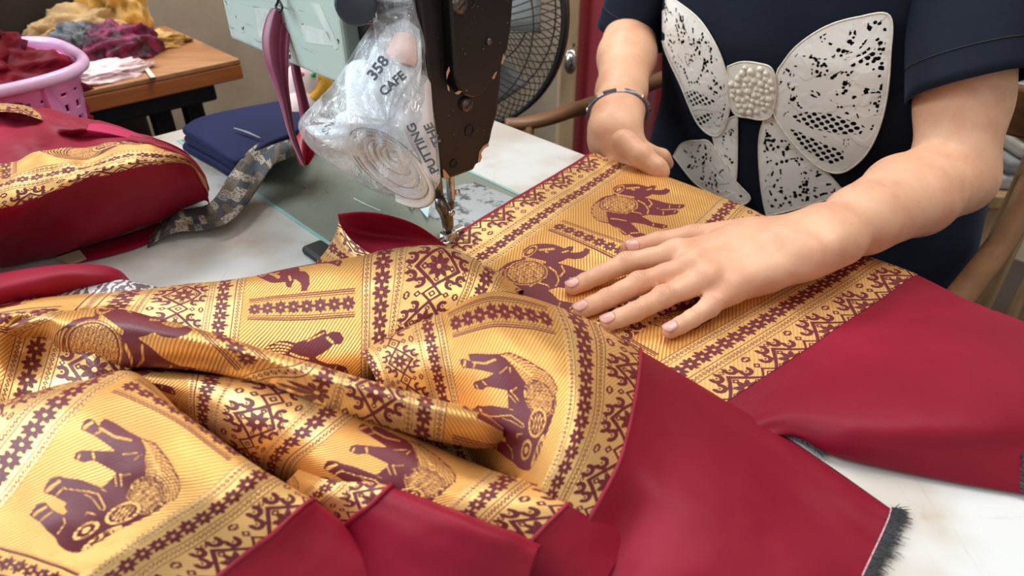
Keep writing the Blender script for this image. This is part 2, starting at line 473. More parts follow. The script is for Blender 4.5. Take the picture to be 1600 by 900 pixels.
# ------------------------------------------------------------------ fabric materials
def mat_brocade(name='brocade_weave', hi=(0.93, 0.54, 0.17), lo=(0.60, 0.22, 0.045)):
    t = NT(name)
    uv = t.n('ShaderNodeUVMap').outputs[0]
    sep = t.n('ShaderNodeSeparateXYZ'); t.l(uv, sep.inputs[0])
    u, v = sep.outputs[0], sep.outputs[1]
    wob = t.noise(60, 2, uv)
    thread = t.math('SINE', t.math('MULTIPLY', t.math('SUBTRACT', t.math('MULTIPLY', u, 0.6), t.math('MULTIPLY', v, 0.8)), 2 * math.pi / 0.0012))
    d = t.math('ADD', t.math('MULTIPLY', u, 0.80), t.math('MULTIPLY', v, 0.60))
    d = t.math('ADD', d, t.math('MULTIPLY', wob, 0.0012))
    rib = t.math('SINE', t.math('MULTIPLY', d, 2 * math.pi / 0.0025))
    rib01 = t.math('MULTIPLY_ADD', rib, 0.5, 0.5)
    jag = t.math('MULTIPLY', t.math('SUBTRACT', t.noise(1900, 1, uv), 0.5), 0.45)
    p = t.attr('motif')
    fac = t.smooth(t.math('ADD', p, jag), -0.16, 0.16)
    gold = t.mix(t.smooth(rib01, 0.0, 0.45), lo + (1,), hi + (1,))
    gold = t.mix(t.math('MULTIPLY', t.noise(18, 3, uv), 0.35), gold, (0.62, 0.24, 0.05, 1))
    pan = t.attr('panel')
    gold = t.mix(t.math('MULTIPLY', t.math('SUBTRACT', 1.0, pan), .5), gold, t.mix(t.smooth(thread, -.6, .6), (0.90, 0.56, 0.20, 1), (0.97, 0.70, 0.33, 1)))
    mar = t.mix(t.noise(500, 2, uv), (0.105, 0.004, 0.010, 1), (0.175, 0.008, 0.018, 1))
    t.set(col=t.mix(fac, gold, mar), metal=t.mix(fac, 0.58, 0.0, 'FLOAT'), rough=t.mix(fac, 0.37, 0.50, 'FLOAT'),
          sheen=0.0)
    h = t.math('ADD', t.math('MULTIPLY', t.math('MULTIPLY', rib01, t.math('MULTIPLY_ADD', pan, .8, .2)), t.math('SUBTRACT', 1.0, t.math('MULTIPLY', fac, 0.85))), t.math('MULTIPLY', thread, 0.12))
    h = t.math('ADD', h, t.math('MULTIPLY', fac, -0.7))
    t.bump(h, 0.55, 0.0004)
    return t.m
def mat_red(name='crimson_silk', a=(0.225, 0.004, 0.020), b=(0.29, 0.007, 0.029)):
    t = NT(name)
    uv = t.coord('Object')
    f = t.noise(7, 3, uv)
    w = t.n('ShaderNodeTexWave'); w.inputs['Scale'].default_value = 700
    t.l(uv, w.inputs['Vector'])
    t.set(col=t.mix(t.smooth(f, 0.35, 0.65), a + (1,), b + (1,)), rough=0.52, spec=0.22, sheen=0.10, sheenr=0.35, sheent=(1.0, 0.25, 0.4))
    t.bump(t.math('ADD', t.math('MULTIPLY', w.outputs['Fac'], 0.15), t.noise(45, 3, uv)), 0.22, 0.0012)
    return t.m
M_BRO = mat_brocade()
M_BRO2 = mat_brocade('brocade_weave_hem', (0.84, 0.50, 0.17), (0.55, 0.22, 0.05))
M_RED = mat_red()
M_HEM = plain('crimson_hem', (0.33, 0.008, 0.03), 0.6, scale=90)

# ------------------------------------------------------------------ woven pattern: one repeat, drawn as shapes, kept as a signed distance in mm
PU, PV, RES = 0.430, 0.143, 0.25       # repeat across / along the band (m), raster step (mm)
EL = {
 True: dict(c=(575, 460), s=3.4615 * .97, U=(2065, 1315), V=(-1804, 1699), asp=1.0, rf=.36, rimw=7,
  outline=[(155, 525), (195, 480), (240, 478), (265, 520), (305, 565), (350, 600), (372, 575), (350, 540), (365, 515), (340, 495), (290, 450), (232, 410), (250, 375), (270, 350), (320, 350), (350, 372), (430, 400), (500, 440), (548, 468), (600, 425), (638, 387), (580, 345), (520, 302), (450, 297), (408, 268), (425, 240), (460, 238), (520, 252), (585, 265), (650, 272), (590, 215), (530, 160), (465, 115), (480, 85), (502, 65), (530, 78), (560, 125), (575, 95), (590, 80), (640, 110), (700, 160), (780, 212), (850, 240), (930, 330), (985, 420), (1002, 480), (985, 545), (930, 585), (905, 620), (850, 655), (790, 690), (735, 720), (690, 745), (640, 775), (560, 825), (490, 850), (440, 845), (380, 810), (335, 765), (310, 715), (260, 660), (215, 590)],
  saddle=(812, 540, 118, 118, 0.0), rump=lambda x, y, sd: (sd > 1.04) & (x > 800) & (y > 225) & (y < 590),
  lines=[([(178, 532), (252, 500)], 20), ([(215, 582), (288, 545)], 14), ([(250, 412), (316, 376)], 24), ([(300, 452), (346, 418)], 12), ([(428, 278), (440, 255)], 14), ([(512, 262), (516, 298)], 14), ([(474, 118), (530, 88)], 20), ([(532, 160), (572, 148)], 12),
   ([(560, 125), (640, 190), (725, 216)], 15), ([(450, 465), (530, 500), (580, 592), (572, 606)], 10), ([(452, 484), (500, 522), (556, 602)], 8), ([(350, 430), (440, 466)], 9), ([(622, 400), (630, 470)], 9), ([(655, 400), (660, 472)], 9), ([(650, 405), (716, 408)], 9), ([(675, 290), (760, 290)], 9), ([(740, 326), (782, 300)], 9), ([(785, 215), (832, 290), (880, 410)], 13), ([(350, 610), (362, 650), (320, 700)], 10), ([(545, 470), (575, 490)], 8)],
  rings=[((690, 640, 105, 62, -.35), .80, 0, .30), ((490, 722, 80, 44, -.4), .70, .35, 0), ((592, 783, 124, 26, -.50), .62, .0, .22)], over=[([(470, 622), (480, 606), (530, 628)], 10)]),
 False: dict(c=(490, 485), s=5.625 * .97, U=None, V=None, asp=2.0, rf=.26, rimw=7,
  outline=[(305, 320), (320, 285), (370, 262), (430, 258), (500, 262), (560, 270), (620, 290), (660, 305), (700, 295), (735, 300), (720, 318), (690, 325), (720, 335), (780, 338), (820, 330), (838, 312), (825, 300), (800, 290), (835, 288), (868, 305), (872, 325), (850, 350), (800, 368), (740, 370), (680, 360), (640, 375), (590, 385), (600, 392), (680, 410), (780, 440), (860, 455), (950, 462), (940, 475), (905, 487), (820, 482), (740, 482), (690, 486), (720, 496), (860, 495), (876, 505), (850, 522), (760, 532), (720, 536), (640, 530), (600, 525), (510, 538), (560, 570), (600, 600), (680, 612), (725, 622), (715, 638), (660, 652), (590, 638), (520, 612), (440, 600), (398, 600), (430, 640), (455, 690), (500, 710), (495, 725), (440, 730), (390, 712), (365, 690), (340, 700), (318, 690), (270, 632), (240, 612), (215, 590), (160, 575), (110, 550), (80, 510), (72, 480), (85, 440), (110, 415), (140, 395), (190, 365), (250, 352), (300, 350), (315, 345)],
  saddle=(345, 432, 180, 78, .05), rump=lambda x, y, sd: (sd > 1.04) & (x < 215) & (y > 395) & (y < 600),
  lines=[([(345, 345), (360, 400), (352, 345), (500, 380)], 13), ([(450, 296), (572, 298)], 14), ([(530, 410), (582, 440), (605, 490), (580, 522)], 12), ([(630, 405), (652, 440), (618, 466)], 13), ([(825, 445), (802, 478)], 9), ([(910, 462), (890, 484)], 9), ([(742, 500), (722, 532)], 10), ([(690, 480), (740, 488)], 10), ([(612, 604), (592, 634)], 10), ([(706, 620), (680, 642)], 9), ([(272, 628), (340, 690)], 9), ([(378, 688), (462, 690)], 10), ([(380, 516), (440, 496), (520, 514), (532, 530)], 8), ([(240, 550), (300, 560), (372, 582)], 10), ([(640, 325), (690, 318)], 10), ([(500, 310), (520, 316)], 12), ([(850, 500), (830, 516)], 8)],
  rings=[((372, 300, 66, 30, -.42), .78, .45, 0)], over=[])}
def _ray_px(p):
    q = p - CAM
    d = q[1] * CP - q[2] * SP
    return np.array([800 + FPX * q[0] / d, 450 - FPX * (q[1] * SP + q[2] * CP) / d])
_c = at(967, 326, .007)
EL[False]['U'] = tuple((_ray_px(_c - D1 * .00485) - _ray_px(_c + D1 * .00485)) / .01)
EL[False]['V'] = tuple((_ray_px(_c + OP * .005) - _ray_px(_c - OP * .005)) / .01)
def make_pattern():
    nu, nv = int(PU * 1000 / RES), int(PV * 1000 / RES)
    U, V = np.meshgrid((np.arange(nu) + .5) * RES, (np.arange(nv) + .5) * RES, indexing='ij')
    ink = np.zeros(U.shape, bool)
    LV = PV * 1000
    def wrapv(d): return (d + LV / 2) % LV - LV / 2
    def flower(du, dv, R, k=8):
        r, th = np.hypot(du, dv), np.arctan2(dv, du)
        pet = r < R * (0.80 + 0.17 * np.cos(k * th))
        gap = (np.abs(np.cos(k * th / 2)) < 0.10) & (r > R * .30)
        vein = (np.abs(np.sin(k * th / 2)) < 0.05) & (r > R * .62)
        return pet & ~gap & ~vein & (r > R * 0.17)
    def diamond_ring(du, dv, a, w):
        m = np.abs(du) + np.abs(dv)
        return (m < a) & (m > a - w)
    # star columns
    n = 12; sp = LV / n
    for c in (40, 175, 255, 390):
        dv = (V % sp) - sp / 2
        ink |= flower(U - c, dv, 7.5)
        ink |= (np.abs(U - c) < .5) & (np.abs(dv) > sp * .40)
    # chain columns
    m = 40; sp = LV / m
    for c in (28, 52, 163, 187, 243, 267, 378, 402):
        du, dv = U - c, (V % sp) - sp / 2
        ink |= (np.abs(np.abs(du) - 3.1) < .42)
        ink |= diamond_ring(du * .9, dv, 1.75, 0.95)
    # medallion columns
    n = 3; sp = LV / n
    for c in (0, 215, 430):
        du = U - c
        for sh in (0.0,):
            dv = ((V + sh) % sp) - sp / 2
            a = np.abs(du); b = np.abs(dv)
            ins = a < 24
            md = a + b * 0.98
            ink |= (md < 18.2) & (md > 14.4)
            ink |= flower(du, dv, 10.4)
            for (x, y) in ((7.6, 0), (0, 7.9)): pass
            ink |= diamond_ring(a - 10.6, dv, 2.9, 1.7)
            ink |= diamond_ring(du, b - 10.8, 2.7, 1.6)
            # hooks that grow from the sides of the lozenge
            for (cx, cy) in ((12.8, 13.4), (20.2, 6.8)):
                r = np.hypot(a - cx, b - cy); th = np.arctan2(b - cy, a - cx)
                ink |= (r < 5.0) & (r > 1.9) & ~((th > -0.5) & (th < 0.9)) & ins
                ink |= (r < .9) & ins
            ink |= (np.abs(a - b - 0.2) < 1.7) & (md > 16) & (md < 22) & ins
            # lozenges between two medallions
            b2 = sp / 2 - b
            ink |= (np.abs(a * .9 + b2 - 6.9) < 1.3) & ins
            ink |= diamond_ring(du, b2, 3.4, 1.9)
            ink |= diamond_ring(a - 12, b2, 3.1, 1.8) & ins
            ink |= diamond_ring(a - 20.5, b2 - 1.0, 3.1, 1.8) & ins
            ink |= diamond_ring(a - 21.5, dv, 2.3, 1.2) & ins
    # panels: bars and elephants
    for (u0, u1, mir) in ((55, 160, False), (270, 375, True)):
        du = U - u0
        L = u1 - u0
        inp = (du > 6) & (du < L - 6)
        dv = wrapv(V)
        a = np.abs(dv)
        ink |= inp & ((np.abs(a - 11.2) < .5) | (np.abs(a - 9.4) < .5) | (np.abs(a - 7.6) < .35))
        fs = 93 / 8.0
        fu = ((du - 6) % fs) - fs / 2
        ink |= inp & flower(fu, dv, 6.9)
        # elephant, drawn in its own sketch units (sx, sy)
        cu, cv = (u0 + u1) / 2, LV / 2
        pu, pv = (U - cu) / 1000, wrapv(V - cv) / 1000
        k = EL[mir]
        sx = k['c'][0] + k['s'] * (pu * k['U'][0] + pv * k['V'][0])
        sy = k['c'][1] + k['s'] * (pu * k['U'][1] + pv * k['V'][1])
        near = (np.abs(pu) < .051) & (np.abs(pv) < .058)
        ii = np.nonzero(near)
        x, y = sx[ii], sy[ii]
        e = np.zeros(x.shape, bool)
        P = k['outline']
        for q in range(len(P)):
            (xa, ya), (xb, yb) = P[q], P[(q + 1) % len(P)]
            e ^= ((ya > y) != (yb > y)) & (x < (xb - xa) * (y - ya) / (yb - ya + 1e-9) + xa)
        def line(pts, w):
            o = np.zeros(x.shape, bool)
            for (xa, ya), (xb, yb) in zip(pts[:-1], pts[1:]):
                tt = np.clip(((x - xa) * (xb - xa) + (y - ya) * (yb - ya)) / ((xb - xa) ** 2 + (yb - ya) ** 2 + 1e-9), 0, 1)
                o |= np.hypot(x - xa - tt * (xb - xa), y - ya - tt * (yb - ya)) < w / 2
            return o
        def ell(cx, cy, rx, ry, rot=0.0):
            c_, s_ = math.cos(rot), math.sin(rot)
            return np.hypot(((x - cx) * c_ + (y - cy) * s_) / rx, (-(x - cx) * s_ + (y - cy) * c_) / ry)
        g = np.zeros(x.shape, bool)
        for pts, w in k['lines']: g |= line(pts, w)
        sc = k['s']
        mott = (np.sin(x / sc * 3.1 + np.sin(y / sc * 1.5) * 1.3) * np.sin(y / sc * 3.3 + np.sin(x / sc * 1.3) * 1.3)) > -.10
        sd = ell(*k['saddle'])
        rump = e & k['rump'](x, y, sd)
        g |= rump & (np.sin(np.hypot(x - k['saddle'][0], (y - k['saddle'][1]) * k['asp']) * k['rf']) > -.25)
        g = (g & ~(sd < 1.0)) | ((sd < 1.0) & ((sd > .90) | ((sd < .84) & mott)))
        g &= ~((sd < .985) & (sd > .95))
        for (args, r0, r1, strp) in k['rings']:
            r = ell(*args)
            g = np.where(r < 1.06, False, g)
            g |= (r < 1.0) & (r > r0)
            if r1: g |= r < r1
            if strp: g |= (r < r0 - .12) & (np.sin((x * .8 + y * .5) * strp) > 0)
        for pts, w in k['over']: g |= line(pts, w)
        rim = line(list(P) + [P[0]], k['rimw'])
        ink[ii] |= (e & ~g) | rim
    # truncated distance (mm)
    Rr = 6
    offs = sorted([(i * i + j * j, i, j) for i in range(-Rr, Rr + 1) for j in range(-Rr, Rr + 1) if i * i + j * j <= Rr * Rr and (i or j)])
    din = np.full(ink.shape, Rr, np.float32); dout = din.copy()
    for d2, i, j in offs:
        sh = np.roll(ink, (i, j), (0, 1))
        d = math.sqrt(d2)
        np.minimum(dout, np.where(sh, d, Rr), out=dout)
        np.minimum(din, np.where(sh, Rr, d), out=din)
    return np.where(ink, din - .5, -(dout - .5)).astype(np.float32) * RES
PAT = make_pattern()
def pattern_at(u, v):
    a = (u % PU) * 1000 / RES - .5
    b = (v % PV) * 1000 / RES - .5
    i, j = np.floor(a).astype(int), np.floor(b).astype(int)
    fa, fb = a - i, b - j
    n, m = PAT.shape
    g = lambda p, q: PAT[p % n, q % m]
    return (g(i, j) * (1 - fa) + g(i + 1, j) * fa) * (1 - fb) + (g(i, j + 1) * (1 - fa) + g(i + 1, j + 1) * fa) * fb

def sheet(ctrl, U, V, parent, umin=-9, umax=0.430, step=0.0008, name='gold_band', red_name='plain_cloth', wr=0.0012, seed=1, red=True, mat=None, hem=True, redmat=None, post=None, close=False, vplain=None):
    """A length of the cloth: control points (rows x cols x 3) with weave coordinates U (across the band) and V (along it).
    Everything between umin and umax is brocade, the rest plain crimson cloth sewn to it."""
    G = np.asarray(ctrl, float)
    UV = np.stack([np.broadcast_to(np.asarray(U, float), G.shape[:2]), np.broadcast_to(np.asarray(V, float), G.shape[:2])], -1)
    A = np.concatenate([G, UV], -1)
    if close:                               # let the far left end run out flat on the table
        c0 = A[:, :1].copy(); c0[..., 0] -= .10; c0[..., 2] = TZ + .002 + (c0[..., 2] - TZ) * .15; c0[..., 3:] -= (A[:, 1:2, 3:] - A[:, :1, 3:])
        c0[..., :2] += (A[:, :1, :2].mean(0, keepdims=True) - A[:, :1, :2]) * .5
        A = np.concatenate([c0, A], 1); G = A[..., :3]
    lr = np.linalg.norm(np.diff(G, axis=0), axis=2).sum(0).max()
    lc = np.linalg.norm(np.diff(G, axis=1), axis=2).sum(1).max()
    def surf(st):
        nr, nc = max(int(lr / st), 12), max(int(lc / st), 12)
        S = cr_grid(A, nr, nc)
        P = S[..., :3].copy()
        u, v = S[..., 3], S[..., 4]
        if wr:
            P[..., 2] += wr * (2.2 * noise2(u * 22 + seed, v * 30 + seed * 3, seed) + 1.0 * noise2(u * 60, v * 75 + seed, seed + 1))
        if post is not None: P = post(P, u, v)
        P[..., 2] = np.maximum(P[..., 2], TZ + 0.0012 - 0.5 * np.maximum(0, (P - N0) @ OP - 0.222) * 10)
        return P, u, v, nr, nc
    out = []
    P, u, v, nr, nc = surf(step)
    F = grid_faces(nr, nc)
    uc = u.reshape(-1)[F].mean(1)
    F = F[(uc < umax) & (uc > umin)]
    if len(F):
        used = np.zeros(nr * nc, bool); used[F.ravel()] = True
        rem = np.cumsum(used) - 1
        pv, uu, vv = P.reshape(-1, 3)[used], u.reshape(-1)[used], v.reshape(-1)[used]
        pan_ = np.clip((.0525 - np.abs((uu % .215) - .1075)) / .0012 + .5, 0, 1)
        mo_ = pattern_at(uu, vv)
        if vplain is not None: mo_ = np.where((vv > vplain) & (pan_ > .6), -1.2, mo_)
        out.append(mesh_obj(name, pv, rem[F], mat or M_BRO, parent, True, np.stack([uu, vv], -1), {'motif': mo_, 'panel': pan_}))
    if red and u.max() > umax or u.min() < umin:
        P, u, v, nr, nc = surf(0.003)
        F = grid_faces(nr, nc)
        uc = u.reshape(-1)[F].mean(1)
        F = F[(uc > umax - .004) | (uc < umin + .004)]
        used = np.zeros(nr * nc, bool); used[F.ravel()] = True
        rem = np.cumsum(used) - 1
        pv = P.reshape(-1, 3)[used] - np.array([0, 0, .0004])
        o = mesh_obj(red_name, pv, rem[F], redmat or M_RED, parent)
        tag(o, 'plain crimson cloth sewn along the gold band')
        out.append(o)
        if hem:                                 # the rolled crimson seam along the edge of the brocade
            P, u, v, nr, nc = surf(0.0025)
            pts = []
            for r in range(nr):
                k = np.where((u[r, :-1] <= umax) & (u[r, 1:] > umax))[0]
                if len(k):
                    f = (umax - u[r, k[0]]) / (u[r, k[0] + 1] - u[r, k[0]])
                    pts.append(P[r, k[0]] * (1 - f) + P[r, k[0] + 1] * f)
            if len(pts) > 6:
                pts = np.array(pts)
                rr = 0.0011 + 0.0005 * np.array([noise2(np.array(i * .35), np.array(0.5), seed) for i in range(len(pts))])
                vv_, ff_ = tube_geo(pts + np.array([0, 0, .0004]), rr, 6)
                out.append(mesh_obj('seam_cord', vv_, ff_, M_HEM, parent))
    return out
def pix(rows):                   # rows of (x, y, height)
    return np.array([[at(*p) for p in r] for r in rows])
# ------------------------------------------------------------------ the brocade cloth on the table
cloth = empty('brocade_cloth', at(800, 600, 0), 'crimson cloth with gold elephant brocade bands, bunched under the needle', 'fabric')

# flat band under the hands (upper half, up to the needle)
ss = [-0.045, 0.0, 0.05, 0.10, 0.15, 0.19, 0.216, 0.229, 0.236, 0.238]
zz = [0.004, 0.003, 0.004, 0.005, 0.004, 0.004, 0.005, 0.002, -0.012, -0.06]
us = [-0.004, 0.0, 0.04, 0.09, 0.14, 0.18, 0.215, 0.245]
rows, VV = [], []
for u in us:
    r = []
    for s, z in zip(ss, zz):
        a = -0.008 + (s + .01) * 0.155 - u * 0.97
        zb = z + (0.0035 if 0.05 < u < 0.2 else 0) + (0.006 * math.exp(-((s - .10) / .03) ** 2) if u > .12 else 0)
        if u >= .24: zb = max(z - .004, -0.06) if s > .22 else .0012
        r.append(mf(a, s, zb))
    rows.append(r); VV.append([s - 0.075 for s in ss])
sheet(rows, np.array(us)[:, None], np.array(VV), cloth, umin=0.0, wr=0.0005, seed=3, hem=False, vplain=.127)

# lower half of the flat band and the plain cloth right of it
ss = [-0.12, -0.06, 0.0, 0.06, 0.12, 0.17, 0.215, 0.232, 0.238]
us = [0.262, 0.30, 0.345, 0.39, 0.43]
rows = []
for u in us:
    r = []
    for k, s in enumerate(ss):
        aE = -0.281 - (s / .224) * .024
        z = [.002, .003, .003, .003, .003, .003, .004, -.006, -.05][k]
        r.append(mf(aE + (.43 - u) * .93, s, z + (.002 if u > .3 else -.0008)))
    rows.append(r)
x = lambda p: [at(*q) for q in p]
rows.append(x([(900, 790, .003), (1040, 712, .002), (1166, 634, .004), (1275, 580, .008), (1385, 520, .009), (1468, 474, .006), (1515, 474, .003), (1542, 484, -.003), (1548, 492, -.04)]))
rows.append(x([(920, 800, .004), (1060, 722, .002), (1185, 645, .006), (1310, 612, .019), (1440, 570, .022), (1530, 530, .016), (1592, 510, .006), (1640, 522, .0), (1645, 535, -.03)]))
rows.append(x([(930, 808, .003), (1075, 735, .002), (1200, 655, .008), (1340, 655, .024), (1480, 650, .030), (1590, 640, .026), (1680, 605, .016), (1720, 585, .006), (1728, 595, -.02)]))
rows.append(x([(935, 816, .002), (1080, 745, .001), (1205, 668, .006), (1330, 690, .016), (1470, 705, .018), (1588, 705, .018), (1690, 700, .014), (1740, 690, .008), (1745, 700, -.01)]))
rows.append(x([(938, 820, .001), (1085, 750, .001), (1215, 680, .004), (1310, 714, .004), (1440, 742, .004), (1580, 766, .004), (1680, 775, .004), (1740, 770, .002), (1745, 780, -.01)]))
rows.append(x([(940, 815, .0), (1090, 748, .0), (1230, 675, .0), (1320, 702, .0), (1440, 730, .0), (1580, 752, .0), (1680, 760, .0), (1740, 760, 0), (1745, 765, -.01)]))
uu = us + [.47, .51, .55, .58, .605, .615]
sheet(rows, np.array(uu)[:, None], np.array([s + .015 for s in ss])[None], cloth, wr=0.0005, seed=5)

# back sheet: the ridge that leads away from the needle to the left
U = [-.12, -.075, -.04, 0, .04, .055, .11, .16, .175, .215, .255, .28, .30]
sil = [(-70, 488, .030), (60, 466, .038), (205, 456, .042), (290, 447, .043), (352, 440, .044), (385, 435, .045), (480, 416, .05), (570, 401, .055), (600, 394, .057), (690, 388, .060), (765, 424, .05), (795, 445, .044), (812, 456, .04)]
back = [(q[0] + 6, q[1] - 2, q[2] - .03) for q in sil]
bk2 = [(q[0] + 8, q[1] + 6, max(.001, q[2] - .055)) for q in sil]
mid = [(-80, 500, .034), (45, 478, .044), (190, 470, .046), (285, 466, .047), (347, 464, .048), (380, 460, .05), (474, 447, .055), (567, 438, .060), (597, 434, .061), (684, 428, .062), (752, 455, .052), (782, 470, .046), (800, 480, .042)]
low = [(-90, 520, .03), (30, 497, .040), (175, 492, .040), (275, 497, .042), (342, 500, .044), (375, 500, .045), (474, 502, .048), (566, 496, .052), (594, 492, .053), (668, 480, .053), (735, 490, .045), (765, 500, .04), (785, 505, .036)]
lo2 = [(-100, 545, .02), (20, 530, .026), (165, 530, .03), (265, 538, .032), (337, 545, .033), (370, 548, .034), (476, 560, .035), (565, 560, .038), (592, 556, .038), (650, 540, .036), (718, 535, .03), (748, 535, .026), (770, 535, .022)]
lo3 = [(-100, 590, .008), (20, 580, .01), (165, 580, .012), (265, 585, .012), (337, 590, .012), (370, 595, .012), (476, 610, .012), (565, 615, .012), (592, 610, .012), (650, 590, .012), (718, 580, .01), (748, 575, .008), (770, 570, .006)]
sheet(pix([bk2, back, sil, mid, low, lo2, lo3]), np.array(U)[None], np.array([-.10, -.070, -.040, -.018, .012, .045, .085])[:, None], cloth, seed=2, wr=.0007, close=True)

# right bump with the elephant lying on its back
U = [.170, .215, .255, .270, .322, .378, .405, .430, .465, .52, .60, .66]
rows = [
 [(640, 575, .004), (680, 555, .005), (715, 535, .006), (735, 525, .006), (800, 500, .008), (865, 510, .006), (925, 530, .004), (985, 556, .003), (1055, 588, .001), (1150, 636, .0), (1280, 722, .0), (1392, 800, .0)],
 [(590, 555, .022), (635, 530, .03), (685, 506, .035), (705, 496, .036), (782, 464, .036), (874, 487, .026), (940, 518, .014), (998, 548, .008), (1058, 580, .004), (1150, 631, .002), (1280, 717, .001), (1393, 796, .0008)],
 [(562, 550, .036), (610, 525, .046), (668, 499, .053), (690, 489, .055), (772, 458, .057), (870, 480, .044), (936, 510, .030), (1001, 548, .018), (1060, 584, .012), (1150, 638, .008), (1276, 722, .005), (1391, 800, .0015)],
 [(572, 562, .042), (618, 545, .052), (672, 530, .060), (696, 522, .062), (780, 500, .068), (885, 515, .062), (945, 540, .046), (1000, 568, .028), (1058, 612, .018), (1142, 668, .012), (1270, 748, .007), (1384, 815, .0015)],
 [(588, 595, .036), (630, 580, .046), (680, 570, .054), (704, 566, .057), (790, 566, .066), (893, 578, .064), (944, 590, .050), (995, 606, .032), (1048, 650, .022), (1130, 705, .020), (1256, 785, .008), (1376, 840, .0015)],
 [(600, 640, .02), (645, 625, .03), (690, 615, .038), (713, 615, .042), (796, 630, .056), (890, 640, .060), (939, 650, .050), (986, 655, .036), (1036, 698, .026), (1112, 755, .026), (1238, 830, .011), (1364, 870, .0015)],
 [(620, 690, .006), (668, 680, .012), (705, 675, .02), (730, 678, .026), (800, 695, .044), (874, 705, .052), (918, 714, .048), (968, 722, .038), (1015, 752, .03), (1085, 805, .027), (1215, 872, .014), (1350, 900, .0015)],
 [(640, 730, .001), (690, 728, .004), (725, 725, .008), (750, 728, .012), (800, 752, .028), (848, 765, .038), (888, 775, .038), (935, 785, .033), (980, 820, .020), (1055, 865, .024), (1185, 930, .014), (1336, 935, .0015)],
 [(660, 760, .001), (705, 765, .002), (740, 765, .003), (765, 770, .004), (800, 800, .012), (835, 815, .018), (862, 832, .02), (900, 850, .018), (945, 890, .012), (1020, 935, .018), (1150, 990, .007), (1318, 985, .0015)],
 [(680, 800, .0), (715, 800, .0), (750, 800, .0), (775, 805, .0), (800, 840, .003), (825, 860, .005), (845, 880, .006), (875, 905, .007), (915, 950, .008), (990, 1000, .007), (1120, 1060, .004), (1300, 1060, .0015)]]
sheet(pix(rows), np.array(U)[None], np.array([-.085, -.055, -.018, .006, .038, .07, .102, .135, .175, .215])[:, None], cloth, seed=8, wr=.0008)

# rolled fold that crosses the heap from the left to the middle
xs = [40, 100, 180, 250, 330, 420, 500, 590, 680, 750, 786]
yt = [496, 487, 483, 499, 520, 547, 570, 598, 624, 643, 668]
yb = [530, 552, 572, 575, 582, 604, 636, 662, 688, 700, 694]
ht = [.060, .066, .070, .072, .072, .072, .072, .072, .070, .064, .050]
uc = [.036, .055, .076, .096, .118, .144, .168, .215, .262, .290, .305]
vc = [-.094, -.072, -.045, -.024, -.004, .018, .030, .034, .037, .040, .042]
du = [.36e-3] * 6 + [.15e-3, .06e-3, .04e-3, .04e-3, .04e-3]
dvv = [-.28e-3] * 6 + [-.42e-3] * 5
rows, UU, VV = [], [], []
for (f, dh, k) in ((.10, -.050, -1.2), (.02, -.026, -.45), (0, -.004, 0), (.22, .001, .3), (.50, -.005, .6), (.78, -.014, .85), (1.0, -.026, 1.1), (.96, -.044, 1.5), (.9, -.058, 1.9)):
    r, ru, rv = [], [], []
    for i in range(len(xs)):
        sc = (yb[i] - yt[i]) / 75.0
        r.append((xs[i] - 6 * (f < .15 and dh < -.02), yt[i] + f * (yb[i] - yt[i]), max(.006, ht[i] + dh * (.6 + .4 * sc))))
        ru.append(uc[i] + du[i] * k * 75); rv.append(vc[i] + dvv[i] * k * 75)
    rows.append(r); UU.append(ru); VV.append(rv)
sheet(pix(rows), np.array(UU), np.array(VV), cloth, seed=12, wr=.0006, red=False, close=True)

# small hollow at the far left
rows = [
 [(-90, 520, .02), (-10, 515, .024), (55, 520, .03), (105, 540, .03), (155, 570, .025), (205, 590, .02)],
 [(-90, 500, .052), (-10, 492, .056), (52, 494, .060), (108, 522, .056), (158, 556, .048), (206, 576, .040)],
 [(-90, 515, .058), (-10, 510, .058), (45, 515, .050), (100, 535, .050), (152, 566, .048), (204, 584, .040)],
 [(-90, 560, .050), (-10, 550, .046), (38, 552, .034), (95, 562, .040), (150, 585, .044), (204, 598, .036)],
 [(-90, 605, .04), (-10, 598, .038), (40, 600, .032), (98, 604, .036), (156, 610, .036), (214, 612, .026)],
 [(-90, 680, .02), (-10, 665, .022), (45, 655, .022), (110, 640, .022), (170, 630, .02), (230, 620, .012)]]
xx = np.array([[p[0] for p in r] for r in rows]); yy = np.array([[p[1] for p in r] for r in rows])
sheet(pix(rows), .215 + (xx - 150) * .00040 + (yy - 570) * .00012, .02 + (yy - 570) * .00046 - (xx - 150) * .0001, cloth, seed=15, wr=.0008, red=False, close=True)

